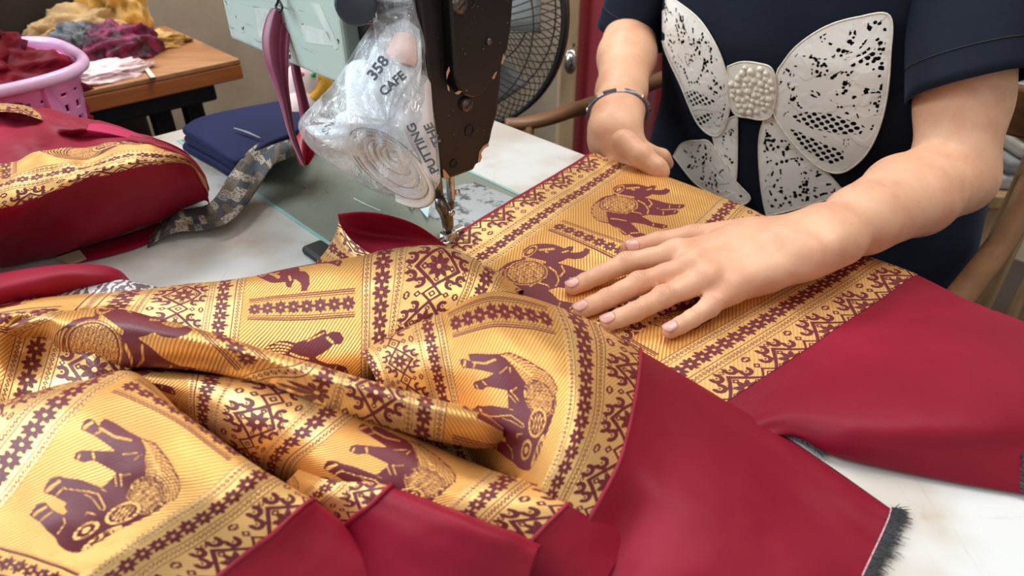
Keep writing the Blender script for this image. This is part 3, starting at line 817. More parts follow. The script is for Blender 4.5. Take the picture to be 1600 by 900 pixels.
# middle fold with the second elephant
U = [.120, .175, .215, .255, .270, .320, .378, .402, .430, .46, .52]
rows = [
 [(215, 590, .01), (345, 600, .012), (450, 618, .014), (540, 640, .014), (570, 652, .014), (650, 690, .014), (765, 735, .012), (815, 750, .010), (880, 768, .008), (925, 780, .006), (975, 800, .004)],
 [(200, 576, .034), (335, 586, .040), (440, 601, .044), (530, 632, .044), (560, 648, .044), (648, 685, .042), (770, 736, .036), (826, 752, .032), (905, 778, .026), (945, 795, .02), (990, 820, .01)],
 [(212, 590, .042), (328, 597, .048), (432, 616, .052), (510, 645, .052), (540, 662, .052), (630, 702, .052), (752, 752, .046), (806, 768, .042), (885, 792, .034), (930, 815, .026), (980, 845, .014)],
 [(235, 615, .036), (318, 625, .042), (405, 655, .048), (468, 680, .048), (500, 695, .048), (595, 735, .050), (718, 784, .046), (768, 802, .042), (850, 826, .033), (900, 855, .025), (955, 890, .014)],
 [(255, 650, .02), (318, 665, .028), (385, 695, .034), (430, 712, .034), (462, 725, .034), (560, 772, .038), (685, 818, .036), (735, 838, .033), (815, 865, .026), (870, 895, .02), (930, 935, .012)],
 [(280, 690, .006), (330, 700, .008), (380, 725, .01), (420, 742, .01), (450, 755, .01), (545, 800, .012), (660, 850, .014), (712, 870, .013), (790, 900, .01), (845, 935, .008), (905, 975, .006)]]
sheet(pix(rows), np.array(U)[None], np.array([.000, .022, .042, .068, .098, .13])[:, None], cloth, seed=21, wr=.0007)

# the patch between the front corner and the middle fold, with the plain fold that hangs in front
U = [.330, .378, .402, .430, .465, .52, .58]
rows = [
 [(500, 712, .008), (548, 725, .010), (590, 738, .012), (636, 752, .014), (700, 785, .016), (780, 820, .014), (858, 856, .01)],
 [(478, 722, .028), (524, 731, .034), (563, 743, .040), (612, 760, .046), (684, 789, .050), (764, 822, .047), (842, 853, .038)],
 [(460, 740, .030), (496, 756, .034), (528, 768, .038), (580, 788, .043), (652, 828, .046), (736, 864, .043), (826, 898, .034)],
 [(438, 762, .022), (470, 780, .024), (500, 794, .026), (545, 817, .030), (612, 870, .032), (705, 918, .030), (805, 950, .024)],
 [(415, 792, .008), (448, 812, .010), (478, 826, .012), (520, 850, .015), (582, 915, .018), (675, 975, .018), (785, 1005, .015)],
 [(400, 830, .002), (430, 850, .002), (460, 865, .004), (500, 890, .006), (560, 960, .008), (650, 1030, .009), (765, 1060, .008)]]
sheet(pix(rows), np.array(U)[None], np.array([-.02, .004, .028, .058, .09, .12])[:, None], cloth, seed=25, wr=.0008)

# front left corner with the largest elephant
U = [.205, .24, .267, .32, .378, .402, .430, .455, .50, .56]
rows = [
 [(150, 598, .004), (190, 602, .01), (238, 612, .015), (315, 680, .015), (408, 742, .012), (452, 765, .010), (500, 795, .008), (522, 810, .006), (565, 840, .004), (612, 890, .003)],
 [(95, 606, .028), (150, 592, .042), (212, 583, .056), (298, 658, .058), (402, 730, .052), (446, 757, .045), (494, 784, .038), (514, 800, .032), (556, 832, .022), (602, 882, .014)],
 [(50, 614, .046), (108, 602, .060), (168, 597, .068), (276, 645, .072), (386, 724, .064), (430, 753, .056), (480, 787, .046), (500, 806, .040), (540, 842, .030), (585, 895, .018)],
 [(-20, 640, .052), (42, 630, .064), (108, 648, .070), (218, 694, .074), (330, 770, .066), (370, 798, .058), (428, 832, .046), (452, 856, .038), (496, 900, .028), (540, 950, .016)],
 [(-85, 695, .045), (-10, 694, .054), (56, 716, .060), (164, 754, .064), (266, 815, .058), (305, 842, .052), (372, 876, .041), (398, 905, .034), (440, 948, .024), (485, 1000, .013)],
 [(-140, 755, .034), (-70, 760, .042), (-4, 788, .048), (100, 820, .052), (196, 862, .049), (235, 888, .044), (310, 928, .035), (338, 960, .028), (380, 1000, .019), (425, 1050, .01)],
 [(-200, 835, .022), (-130, 845, .030), (-66, 872, .036), (28, 896, .039), (110, 926, .037), (150, 950, .033), (222, 990, .026), (252, 1018, .02), (292, 1060, .013), (340, 1110, .006)],
 [(-240, 920, .006), (-180, 930, .012), (-110, 960, .016), (-20, 985, .018), (60, 1015, .018), (100, 1040, .016), (170, 1080, .013), (200, 1110, .01), (240, 1150, .007), (290, 1200, .003)]]
sheet(pix(rows), np.array(U)[None], np.array([-.055, -.020, .004, .036, .070, .106, .148, .20])[:, None], cloth, seed=31, wr=.0009, close=True)

# curl of cloth beside the presser foot
rows = [
 [(533, 342, .046), (568, 338, .046), (606, 342, .043), (652, 358, .032), (692, 384, .010)],
 [(528, 334, .055), (565, 331, .055), (605, 336, .052), (652, 352, .040), (697, 382, .012)],
 [(530, 346, .050), (568, 349, .044), (610, 356, .038), (656, 368, .028), (700, 388, .010)],
 [(535, 362, .044), (575, 370, .032), (618, 376, .028), (660, 383, .022), (702, 394, .008)],
 [(541, 382, .044), (580, 392, .040), (620, 394, .040), (664, 398, .028), (706, 402, .008)],
 [(550, 408, .034), (585, 415, .034), (622, 414, .034), (668, 414, .02), (710, 412, .005)]]
o = sheet(pix(rows), np.full((6, 5), .9), np.array([0, .01, .02, .04, .06, .08])[:, None] + np.zeros((6, 5)), cloth, umin=.5, umax=.6, seed=35, wr=.0006, hem=False, red_name='turned_back_curl')
rows = [
 [(529, 346, .051), (540, 364, .048), (560, 384, .046), (590, 402, .044)],
 [(524, 366, .042), (534, 382, .042), (552, 398, .042), (580, 412, .042)],
 [(512, 388, .026), (524, 398, .030), (542, 408, .034), (566, 420, .038)],
 [(494, 410, .008), (508, 416, .014), (526, 424, .02), (550, 432, .03)]]
sheet(pix(rows), np.array([.43, .405, .385, .36])[:, None], np.array([0, .012, .024, .04])[None], cloth, seed=36, wr=.0, red=False)

# fringes: dark warp threads left along the cut edges
def fringe(pts, dirs, n, L, name='frayed_edge'):
    P = cr(pts, n); Dv = cr(dirs, n)
    v, f = [], []
    for k in range(n):
        for _ in range(2):
            b = P[k] + rng.normal(0, .0006, 3) * [1, 1, .3] + [0, 0, .0008]
            d = Dv[k] / np.linalg.norm(Dv[k]) + rng.normal(0, .28, 3) * [1, 1, .15]
            l = L * rng.uniform(.65, 1.15)
            side = np.cross(d, ZZ); side = side / np.linalg.norm(side) * .00028
            i = len(v)
            m = b + d * l * .5 + [0, 0, .0007]; e = b + d * l + rng.normal(0, .0008, 3) * [1, 1, 0]
            for q, w in ((b, 1), (m, .9), (e, .4)):
                v += [q - side * w, q + side * w, q + [0, 0, .0004 * w]]
            for j in (0, 3):
                f += [(i + j, i + j + 1, i + j + 4, i + j + 3), (i + j + 1, i + j + 2, i + j + 5, i + j + 4), (i + j + 2, i + j, i + j + 3, i + j + 5)]
    o = mesh_obj(name, v, f, plain('frayed_thread', (0.065, 0.065, 0.07), .8, scale=300), cloth, False)
    return tag(o, 'frayed charcoal threads along the cut edge', kind='stuff')
e = [at(1393, 797, .001), at(1389, 812, .0012), at(1376, 842, .0012), at(1362, 872, .0012), at(1348, 902, .0012)]
fringe(e, [(1, -.25, 0), (1, -.3, 0), (1, -.4, 0), (1, -.45, 0), (1, -.4, 0)], 190, .0068)
vv_, ff_ = tube_geo(cr(np.array(e) + [-.0005, 0, .0012], 80), .00045, 5)
mesh_obj('overlock_stitch', vv_, ff_, plain('pink_thread', rgb(226, 160, 168), .7, scale=2000, var=.5), cloth)
e = [at(1597, 712, .016), at(1594, 740, .010), at(1590, 768, .003)]
fringe(e, [(1, -.1, -.1), (1, -.25, -.1), (1, -.3, -.05)], 70, .012)
fringe([at(1228, 676, .002), at(1255, 690, .0015), at(1275, 703, .001)], [(.5, -.9, 0), (.5, -.9, 0), (.5, -.9, 0)], 40, .006)
# ------------------------------------------------------------------ things behind and around the machine
# ribbon hanging on the arm
rib = empty('ribbon', side(437, 14, -.050), 'mauve satin ribbon looped over a hook on the mint green arm', 'ribbon')
t_ = NT('mauve_satin'); co_ = t_.coord()
t_.set(col=t_.mix(t_.noise(12, 3, co_), (0.17, 0.012, 0.055, 1), (0.25, 0.024, 0.085, 1)), rough=.38, sheen=.4, spec=.4)
t_.bump(t_.noise(70, 3, co_), .2, .001); M_MAU = t_.m
def strip(rows, mat, parent, name, d0, d1, bulge=.004, nn=60):
    G = []
    for k, (y, xl, xr) in enumerate(rows):
        d = d0 + (d1 - d0) * k / (len(rows) - 1)
        G.append([at_depth(xl, y, d), at_depth(xl * .65 + xr * .35, y, d - bulge), at_depth(xl * .35 + xr * .65, y + 1, d + bulge * .6), at_depth(xr, y, d)])
    S = cr_grid(np.array(G), nn, 14)
    o = mesh_obj(name, S.reshape(-1, 3), grid_faces(nn, 14), mat, parent)
    m = o.modifiers.new('thickness', 'SOLIDIFY'); m.thickness = .0006
    return o
strip([(13, 425, 453), (30, 416, 456), (60, 410, 453), (95, 414, 451), (130, 427, 451), (165, 439, 455), (205, 450, 461), (235, 462, 470), (260, 475, 478)], M_MAU, rib, 'ribbon_front', .575, .60)
strip([(18, 447, 457), (60, 452, 462), (110, 456, 470), (160, 466, 482), (200, 472, 492), (228, 480, 496)], M_MAU, rib, 'ribbon_back', .60, .63, .002)
M_RRED = plain('scarlet_satin', (0.42, 0.01, 0.03), .45, scale=30)
strip([(200, 474, 492), (218, 462, 500), (238, 463, 494), (258, 470, 482)], M_RRED, rib, 'ribbon_tail', .62, .615, .006, 30)

# plastic bag with the rolled paper
def bd(y): return .462 + .028 * (y / 310)
bag = empty('plastic_bag', at_depth(620, 300, .49), 'clear plastic bag hanging from the machine head, printed paper showing inside', 'bag')
out = [(576, -12), (582, 30), (556, 74), (522, 128), (484, 168), (466, 194), (478, 224), (512, 256), (560, 288), (612, 309), (652, 312), (684, 292), (688, 262), (682, 205), (672, 140), (665, 96), (664, 66), (652, 24), (640, -12)]
t_ = NT('clear_plastic_film'); co_ = t_.coord()
gl = t_.n('ShaderNodeBsdfGlossy'); gl.inputs['Roughness'].default_value = .12; gl.inputs['Color'].default_value = (1, 1, 1, 1)
tr = t_.n('ShaderNodeBsdfTransparent'); tr.inputs['Color'].default_value = (.97, .98, 1, 1)
df = t_.n('ShaderNodeBsdfDiffuse'); df.inputs['Color'].default_value = (.90, .96, 1, 1)
lw = t_.n('ShaderNodeLayerWeight'); lw.inputs['Blend'].default_value = .28
cr_n = t_.noise(1.0, 5, t_.mapping(co_, (34, 34, 12)), .6, dist=1.2)
ridge = t_.math('SUBTRACT', 1.0, t_.math('MULTIPLY', t_.math('ABSOLUTE', t_.math('SUBTRACT', cr_n, .5)), 9.0), clamp=True)
bn = t_.n('ShaderNodeBump'); bn.inputs['Strength'].default_value = .9; bn.inputs['Distance'].default_value = .004
t_.l(t_.math('ADD', t_.math('MULTIPLY', ridge, .5), cr_n), bn.inputs['Height'])
t_.l(bn.outputs[0], gl.inputs['Normal']); t_.l(bn.outputs[0], lw.inputs['Normal'])
m1 = t_.n('ShaderNodeMixShader'); t_.l(t_.math('MULTIPLY_ADD', lw.outputs['Fresnel'], .45, t_.math('MULTIPLY_ADD', ridge, .10, .03)), m1.inputs[0])
m2 = t_.n('ShaderNodeMixShader'); t_.l(t_.math('MULTIPLY_ADD', ridge, .26, .07), m2.inputs[0])
t_.l(tr.outputs[0], m2.inputs[1]); t_.l(df.outputs[0], m2.inputs[2])
t_.l(m2.outputs[0], m1.inputs[1]); t_.l(gl.outputs[0], m1.inputs[2]); t_.l(m1.outputs[0], t_.out.inputs[0])
M_FILM = t_.m
def pillow(outline, center, dfun, T, rings, name, mat, parent, crink=.004, seed=0, n=96):
    O = cr(np.array(outline + [outline[0]], float), n + 1)[:-1]
    ks = np.sin(np.linspace(0, math.pi / 2, rings))
    v = []
    for sgn in (1, -1):
        for k in ks[::-1] if sgn == 1 else ks[:-1]:
            for j in range(n):
                x, y = center[0] + (O[j, 0] - center[0]) * k, center[1] + (O[j, 1] - center[1]) * k
                th = T * math.sqrt(max(0, 1 - k ** 2.4)) * (0.35 + 0.65 * min(1, max(0, (y + 10) / 200)))
                nz = (.5 - 3 * abs(float(noise2(np.array(j / n * 20. + seed + k * 2), np.array(k * 3.0 + (7 if sgn < 0 else 0)), seed)))) * crink * min(1, (1 - k) * 6)
                v.append(at_depth(x, y, dfun(y) - sgn * (th + nz)))
    nr = len(v) // n
    i0 = grid_faces(nr, n, True)
    # rings run: front rim -> front centre, then back centre -> back rim
    f = [tuple(q) for k, q in enumerate(i0) if k // n != rings - 1]
    return mesh_obj(name, v, f, mat, parent)
pillow(out, (605, 190), bd, .040, 14, 'plastic_film', M_FILM, bag, .006, 5)
# twisted neck of the bag
MB().tube(cr([at_depth(606, -45, .45), at_depth(605, -20, .455), at_depth(604, 2, .458)], 8), [.010, .013, .018], 18).build('bag_neck', M_FILM, bag, True)

M_PAPER = plain('newsprint', rgb(240, 245, 248), .7, scale=60, var=.05)
M_PAPER2 = plain('newsprint_warm', rgb(214, 204, 202), .7, scale=60, var=.05)
M_INK = plain('grey_print_ink', rgb(82, 86, 92), .7, scale=150, var=.3)
roll = empty('paper_roll', at_depth(606, 262, .468), 'roll of printed white paper with a spiral end, inside the plastic bag', 'paper')
axd = np.array([.468, .80, .30]); axd /= np.linalg.norm(axd)
camr, camu = np.array([1., 0, 0]), np.array([0, SP, CP])
e1 = camr * math.cos(math.radians(-31)) + camu * math.sin(math.radians(-31)); e1 -= axd * (e1 @ axd); e1 /= np.linalg.norm(e1)
e2 = np.cross(axd, e1)
c0 = at_depth(607, 262, .470)
T = np.linspace(0.6, 2 * math.pi * 8.2, 420)
rr = .0375 * (T / T[-1]) + .0012 * np.sin(T * .5 + 1.0) * (T / T[-1])
jit = noise2(T * .9, T * 0 + .3, 4) * .002
w0 = np.array([c0 + e1 * (r * 1.0 * math.cos(t)) + e2 * (r * .86 * math.sin(t)) + axd * (.012 * (1 - r / .0375) + j) for t, r, j in zip(T, rr, jit)])
swp = camu * .80 + np.array([0, CP, -SP]) * .25 - camr * .10
v = np.concatenate([w0, w0 + swp * .062])
f = np.array([(i, i + 1, i + 1 + len(T), i + len(T)) for i in range(len(T) - 1)])
o = mesh_obj('rolled_sheet', v, f, M_PAPER, roll)
m = o.modifiers.new('thickness', 'SOLIDIFY'); m.thickness = .0034
# cut edge of the layers, greyer where the sheets overlap
o2 = mesh_obj('sheet_edge', *tube_geo(w0[::2], .00045, 5), plain('grey_paper_edge', rgb(150, 154, 160), .8, scale=200, var=.3), roll)
# sheets standing beside the roll
def paper(rows, name, mat, parent, crease=.003, seed=1, n=28):
    G = np.array([[at_depth(*p) for p in r] for r in rows])
    S = cr_grid(G, n, n)
    nr = noise2(*np.meshgrid(np.linspace(0, 5, n) + seed, np.linspace(0, 5, n)), seed) * crease
    S = S + nr[..., None] * np.array([0, -CP, SP])
    o = mesh_obj(name, S.reshape(-1, 3), grid_faces(n, n), mat, parent)
    m = o.modifiers.new('thickness', 'SOLIDIFY'); m.thickness = .0005
    return S
S1 = paper([[(640, 128, .470), (652, 120, .466), (664, 118, .466), (672, 130, .472)], [(616, 165, .462), (640, 160, .452), (664, 165, .452), (676, 180, .465)], [(612, 200, .456), (645, 215, .446), (670, 225, .448), (680, 235, .462)], [(640, 245, .462), (664, 268, .450), (676, 285, .452), (684, 290, .464)]], 'printed_sheet', M_PAPER2, roll, .002)
S2 = paper([[(530, 180, .480), (555, 165, .475), (580, 160, .470), (600, 170, .470)], [(505, 195, .478), (528, 188, .472), (560, 185, .466), (590, 190, .466)], [(478, 200, .474), (510, 215, .470), (540, 220, .468), (560, 225, .472)], [(505, 222, .476), (528, 235, .474), (545, 240, .474), (560, 245, .476)]], 'printed_sheet', M_PAPER, roll, .002, 3)
S3 = paper([[(590, 60, .465), (610, 40, .460), (632, 30, .458), (655, 45, .462)], [(575, 95, .458), (602, 90, .450), (632, 85, .448), (658, 90, .456)], [(565, 130, .456), (596, 135, .446), (625, 140, .445), (655, 135, .456)], [(560, 175, .464), (590, 180, .458), (620, 180, .458), (650, 170, .464)]], 'printed_sheet', M_PAPER, roll, .004, 6)
S4 = paper([[(606, 66, .452), (622, 52, .449), (638, 52, .448), (650, 62, .452)], [(602, 85, .448), (620, 78, .444), (640, 80, .444), (652, 92, .450)], [(606, 100, .448), (622, 100, .444), (638, 102, .445), (648, 106, .450)]], 'pink_slip', plain('pink_slip_paper', rgb(222, 196, 190), .7, scale=50), roll, .001, 9, 14)
def lettering(txt, org, xdir, ydir, size, parent, name='lettering'):
    cu = bpy.data.curves.new('txt', 'FONT'); cu.body = txt; cu.size = 1.0
    try: cu.offset = .035
    except Exception: pass
    cu.resolution_u = 3
    ob = bpy.data.objects.new('txt', cu); COL.objects.link(ob)
    me = bpy.data.meshes.new_from_object(ob.evaluated_get(bpy.context.evaluated_depsgraph_get()))
    bpy.data.objects.remove(ob)
    nrm = np.cross(xdir, ydir); nrm /= np.linalg.norm(nrm)
    if nrm @ (CAM - org) < 0: nrm = -nrm
    pts = [np.asarray(org) + np.asarray(xdir) * v.co.x * size + np.asarray(ydir) * v.co.y * size + nrm * .0012 for v in me.vertices]
    fs = [tuple(p.vertices) for p in me.polygons]
    bpy.data.meshes.remove(me)
    return mesh_obj(name, pts, fs, M_INK, parent, False)
def dirs(p, q, up):               # from pixel p to q as writing direction
    xd = (q - p); L = np.linalg.norm(xd); xd /= L
    u = up - xd * (up @ xd); return xd, u / np.linalg.norm(u), L
p, q = at_depth(686, 268, .4415), at_depth(642, 184, .4385)
xd, yd, L = dirs(p, q, at_depth(650, 225, .444) - at_depth(690, 205, .4500)); lettering('PUTTING', p, xd, yd, L / 4.6, roll)
p, q = at_depth(690, 226, .4460), at_depth(660, 166, .4430)
xd, yd, L = dirs(p, q, at_depth(666, 205, .449) - at_depth(700, 190, .455)); lettering('THE', p, xd, yd, L / 3.2, roll)
p, q = at_depth(512, 212, .458), at_depth(536, 176, .460)
xd, yd, L = dirs(p, q, at_depth(500, 188, .47) - at_depth(520, 195, .466)); lettering('SNIP', p, xd, yd, L / 2.4, roll)
p, q = at_depth(600, 152, .4395), at_depth(640, 118, .4395)
xd, yd, L = dirs(p, q, at_depth(600, 100, .44) - at_depth(615, 130, .44)); lettering('CAFE', p, xd, yd, L / 2.6, roll)
p, q = at_depth(586, 128, .4435), at_depth(618, 86, .4420)
xd, yd, L = dirs(p, q, at_depth(575, 90, .444) - at_depth(600, 108, .442)); lettering('358', p, xd, yd, L / 2.0, roll)
p, q = at_depth(570, 226, .452), at_depth(592, 222, .452)
# small paper snippets under the roll
snip = plain('paper_snippet', rgb(200, 226, 232), .6, scale=40, var=.05)
for k, (pts, lab) in enumerate(([[(632, 314), (650, 310), (652, 320), (644, 326)], 'white paper snippet on the machine bed, left one under the bag'], [[(656, 326), (672, 318), (674, 332), (668, 340)], 'white paper snippet on the machine bed, right one near the presser foot'])):
    P_ = [at(x, y, .0012 + .004 * (i % 2)) for i, (x, y) in enumerate(pts)]
    o = MB().prism(P_, -.0004 * ZZ).build('paper_snippet', snip)
    tag(o, lab, 'paper', 'paper snippets on the machine bed')
vv_, ff_ = tube_geo(cr([at(553, 310, .0012), at(575, 321, .0012), at(596, 330, .0012)], 14), .0006, 6)
tag(mesh_obj('thread_end', vv_, ff_, plain('white_thread', rgb(214, 214, 208), .7, scale=200)), 'short white thread lying on the machine bed beside the bag', 'thread')

# fabric tape strip with a patchwork print
t_ = NT('patchwork_print'); uv_ = t_.n('ShaderNodeUVMap').outputs[0]
vo = t_.n('ShaderNodeTexVoronoi'); vo.distance = 'CHEBYCHEV'; vo.inputs['Scale'].default_value = 95; vo.inputs['Randomness'].default_value = .35; t_.l(uv_, vo.inputs['Vector'])
sepc = t_.n('ShaderNodeSeparateColor'); t_.l(vo.outputs['Color'], sepc.inputs[0])
c = t_.ramp(sepc.outputs[0], [(0, rgb(52, 66, 84)), (.3, rgb(110, 96, 82)), (.5, rgb(176, 162, 146)), (.68, rgb(70, 60, 52)), (.85, rgb(140, 150, 152)), (1, rgb(44, 52, 66))])
c.node.color_ramp.interpolation = 'CONSTANT'
c = t_.mix(t_.smooth(t_.noise(420, 3, uv_), .48, .58), c, rgb(92, 80, 68))
t_.set(col=c, rough=.75); M_PATCH = t_.m
tape_c = [(474, 216, .022), (455, 226, .024), (432, 232, .030), (405, 250, .030), (382, 282, .022), (362, 312, .014), (338, 334, .012), (308, 342, .014), (278, 346, .016), (255, 356, .008), (232, 378, .003)]
wdt = [(4, 14), (4, 18), (0, 22), (14, 17), (24, 8), (20, 12), (12, 16), (6, 17), (4, 16), (-4, 16), (-2, 8)]
G, UVt = [], []
for k, ((x, y, h), (wx, wy)) in enumerate(zip(tape_c, wdt)):
    G.append([at(x - wx * f, y - wy * f, max(.001, h + .006 * (.25 - (f * .5) ** 2) + .004 * math.sin(k * 1.7 + f * 2) - .004 * (f < 0) * (k > 5))) for f in (-1, -.5, 0, .5, 1)])
S = cr_grid(np.array(G), 120, 16)
uvg = np.stack(np.meshgrid(np.linspace(0, .33, 120), np.linspace(0, .028, 16), indexing='ij'), -1)
fab = mesh_obj('fabric_tape', S.reshape(-1, 3), grid_faces(120, 16), M_PATCH, None, True, uvg.reshape(-1, 2))
fab.modifiers.new('thickness', 'SOLIDIFY').thickness = .0008
tag(fab, 'crumpled strip of grey and blue patchwork print cloth between red roll and machine bed', 'fabric strip')

# folded navy cloth
navy = empty('folded_navy_cloth', at(370, 240, 0), 'folded navy blue cloth on the table behind the red roll', 'fabric')
t_ = NT('navy_cotton'); co_ = t_.coord()
c = t_.mix(t_.noise(9, 3, co_), rgb(17, 22, 58), rgb(28, 36, 80))
t_.set(col=c, rough=.7, spec=.2); t_.bump(t_.noise(60, 3, co_), .25, .001); M_NAVY = t_.m
for k in range(3):
    z0 = .001 + k * .0105
    off = [0, 4, 0][k]
    pl = [(286 + off, 238 - k * 13), (318, 214 - k * 10), (400, 196 - k * 10), (474, 184 - k * 9), (492, 208 - k * 9), (470, 232 - k * 8), (425, 252 - k * 8), (376 + off, 284 - k * 10), (330 + off, 262 - k * 12)]
    P_ = [at(x, y, z0) for x, y in pl]
    ptsr = cr(np.array(P_ + [P_[0]]), 46)[:-1]
    o = MB().prism(ptsr, ZZ * .0098).build('fold_layer', M_NAVY, navy, True); bevel(o, .004, 3, 50)
MB().tube(cr([at(366, 200, .036), at(385, 206, .036), at(408, 216, .035)], 12), [.0008, .0018, .0008], 6, True, .4).build('pale_crease', plain('pale_navy_crease', rgb(140, 138, 150), .8), navy, True)

# red mound with the gold hem at the left
mound = empty('red_cloth_roll', at(150, 380, 0), 'rolled crimson cloth with a gold hem band, left of the machine', 'fabric')
xs = [-130, -40, 40, 110, 180, 245, 292, 318, 326]
def row(ys, hs): return [(x_, y_, h_) for x_, y_, h_ in zip(xs, ys, hs)]
rows = [
 row([170, 172, 180, 192, 206, 226, 248, 276, 296], [.03, .03, .03, .03, .03, .03, .028, .026, .025]),
 row([158, 162, 170, 182, 199, 221, 243, 270, 290], [.088, .09, .09, .088, .084, .078, .070, .054, .042]),
 row([190, 186, 192, 200, 206, 224, 244, 272, 293], [.094, .100, .090, .098, .090, .083, .074, .056, .042]),
 row([225, 218, 216, 212, 214, 227, 246, 274, 296], [.088, .088, .100, .090, .092, .085, .075, .057, .042]),
 row([275, 262, 247, 231, 222, 230, 248, 278, 300], [.096, .096, .095, .094, .092, .085, .075, .056, .040]),
 row([318, 300, 278, 262, 246, 243, 251, 284, 304], [.090, .090, .090, .090, .088, .083, .073, .052, .038]),
 row([362, 344, 318, 293, 272, 256, 256, 290, 308], [.074, .076, .078, .080, .080, .078, .068, .048, .034]),
 row([398, 382, 358, 338, 320, 302, 292, 300, 312], [.044, .045, .048, .050, .052, .052, .048, .038, .028]),
 row([425, 415, 400, 384, 362, 340, 322, 314, 318], [.012, .012, .014, .016, .018, .020, .020, .018, .014]),
 row([430, 420, 405, 388, 366, 344, 326, 318, 320], [.001, .001, .001, .001, .001, .002, .003, .004, .004])]
Um = np.array([.15, .2, .25, .285, .340, .385, .430, .48, .53, .55])[:, None]
Um = np.repeat(Um, len(xs), 1)
sheet(pix(rows), Um, np.array([-.08, -.03, .02, .055, .09, .125, .15, .165, .17])[None], mound, umin=.338, umax=.430, seed=41, wr=.0030, mat=M_BRO2, name='gold_hem_band', red_name='crimson_roll', hem=True, close=True)
# top fold, pinkish light painted into its crimson; gold tip at the back
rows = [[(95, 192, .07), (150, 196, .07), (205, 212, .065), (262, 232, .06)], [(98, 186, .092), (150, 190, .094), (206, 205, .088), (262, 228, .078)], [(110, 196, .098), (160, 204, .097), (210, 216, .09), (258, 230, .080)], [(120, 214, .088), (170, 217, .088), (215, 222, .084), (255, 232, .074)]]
sheet(pix(rows), np.full((4, 4), .9), np.array([0, .02, .04, .06])[:, None], mound, umin=.5, umax=.6, seed=43, wr=.0006, hem=False, red_name='top_fold', redmat=mat_red('lit_crimson_silk', (.45, .015, .08), (.55, .03, .12)))
rows = [[(-20, 172, .088), (30, 170, .086), (60, 176, .083), (86, 186, .078)], [(-20, 160, .10), (30, 163, .098), (62, 172, .094), (88, 186, .085)], [(-20, 174, .106), (25, 176, .104), (55, 184, .099), (80, 194, .09)]]
sheet(pix(rows), np.array([.35, .39, .425])[:, None], np.array([0, .02, .04, .06])[None], mound, seed=44, wr=.0, red=False, mat=M_BRO2, name='gold_hem_band')
# flat end of the cloth under the roll
rows = [[(85, 398, .002), (140, 382, .002), (200, 364, .002), (250, 346, .002)], [(96, 405, .004), (150, 394, .004), (205, 380, .004), (248, 364, .003)], [(110, 412, .002), (160, 402, .002), (210, 388, .002), (240, 376, .0018)]]
sheet(pix(rows), np.full((3, 4), .9), np.array([0, .02, .04])[:, None], mound, umin=.5, umax=.6, seed=45, wr=.0002, hem=False, red_name='cloth_end')
o = MB().prism([at(*p) for p in ((88, 402, .006), (124, 390, .006), (134, 402, .004), (108, 412, .004))], -.002 * ZZ).build('cardboard_scrap', plain('tan_card', rgb(178, 156, 134), .8))
tag(o, 'small tan card scrap tucked under the red roll', 'card')

# second red roll, in front at the left edge
fold = empty('red_cloth_fold', at(90, 450, 0), 'smooth crimson cloth fold at the left edge, in front of the gold hemmed roll', 'fabric')
xs = [-120, -40, 40, 100, 150, 185, 204]
rows = [
 row([470, 452, 438, 425, 420, 428, 442], [.004, .004, .004, .004, .004, .004, .003]),
 row([448, 432, 418, 411, 411, 420, 438], [.040, .042, .044, .044, .040, .032, .018]),
 row([462, 446, 430, 421, 420, 428, 443], [.052, .054, .054, .052, .046, .036, .018]),
 row([490, 474, 456, 444, 440, 444, 452], [.045, .046, .046, .044, .040, .030, .014]),
 row([530, 515, 495, 480, 470, 465, 462], [.02, .02, .02, .02, .018, .014, .008]),
 row([550, 535, 515, 498, 486, 478, 470], [.002, .002, .002, .002, .002, .002, .002])]
sheet(pix(rows), np.full((6, 7), .9), np.array([0, .02, .04, .06, .09, .11])[:, None], fold, umin=.5, umax=.6, seed=47, wr=.0008, hem=False, red_name='crimson_fold', close=True)
t_ = NT('silver_lace_print'); co_ = t_.coord()
w_ = t_.n('ShaderNodeTexWave'); w_.inputs['Scale'].default_value = 60; w_.inputs['Distortion'].default_value = 9; w_.inputs['Detail'].default_value = 2; w_.inputs['Detail Scale'].default_value = 2.5; t_.l(co_, w_.inputs['Vector'])
t_.set(col=t_.mix(t_.smooth(w_.outputs['Fac'], .4, .7), rgb(104, 86, 92), rgb(206, 204, 206)), rough=.5)
rows = [[(80, 470, .02), (130, 458, .02), (185, 452, .016), (225, 452, .012), (262, 456, .006)], [(82, 462, .034), (132, 447, .036), (186, 437, .034), (226, 444, .026), (264, 453, .012)], [(84, 480, .034), (134, 470, .036), (186, 464, .034), (226, 462, .026), (262, 462, .010)]]
S = cr_grid(pix(rows), 30, 50)
o = mesh_obj('silver_scrap', S.reshape(-1, 3), grid_faces(30, 50), t_.m)
tag(o, 'scrap of silver grey lace print cloth peeking out behind the gold fold', 'fabric scrap')

# plush toy behind the machine
toy = empty('plush_toy', at_depth(492, 205, .80), 'small white and yellow plush toy behind the machine arm', 'toy')
def blob(c, rad, mat, parent, name, ax=None, n=18, lump=0.0, seed=0, sub=3):
    bm = bmesh.new(); bmesh.ops.create_icosphere(bm, subdivisions=sub, radius=1.0)
    ax = ax or (np.array([1., 0, 0]), np.array([0, 1., 0]), ZZ)
    V_ = []
    for vt in bm.verts:
        p_ = np.array(vt.co)
        k_ = 1 + lump * (float(noise2(np.array(p_[0] * 2.2 + 9 + seed), np.array(p_[1] * 2.2 + p_[2] * 1.7 + 9), seed)) * 2)
        V_.append(np.asarray(c) + (ax[0] * p_[0] * rad[0] + ax[1] * p_[1] * rad[1] + ax[2] * p_[2] * rad[2]) * k_)
    F_ = [tuple(vt.index for vt in f_.verts) for f_ in bm.faces]
    bm.free()
    return mesh_obj(name, V_, F_, mat, parent)
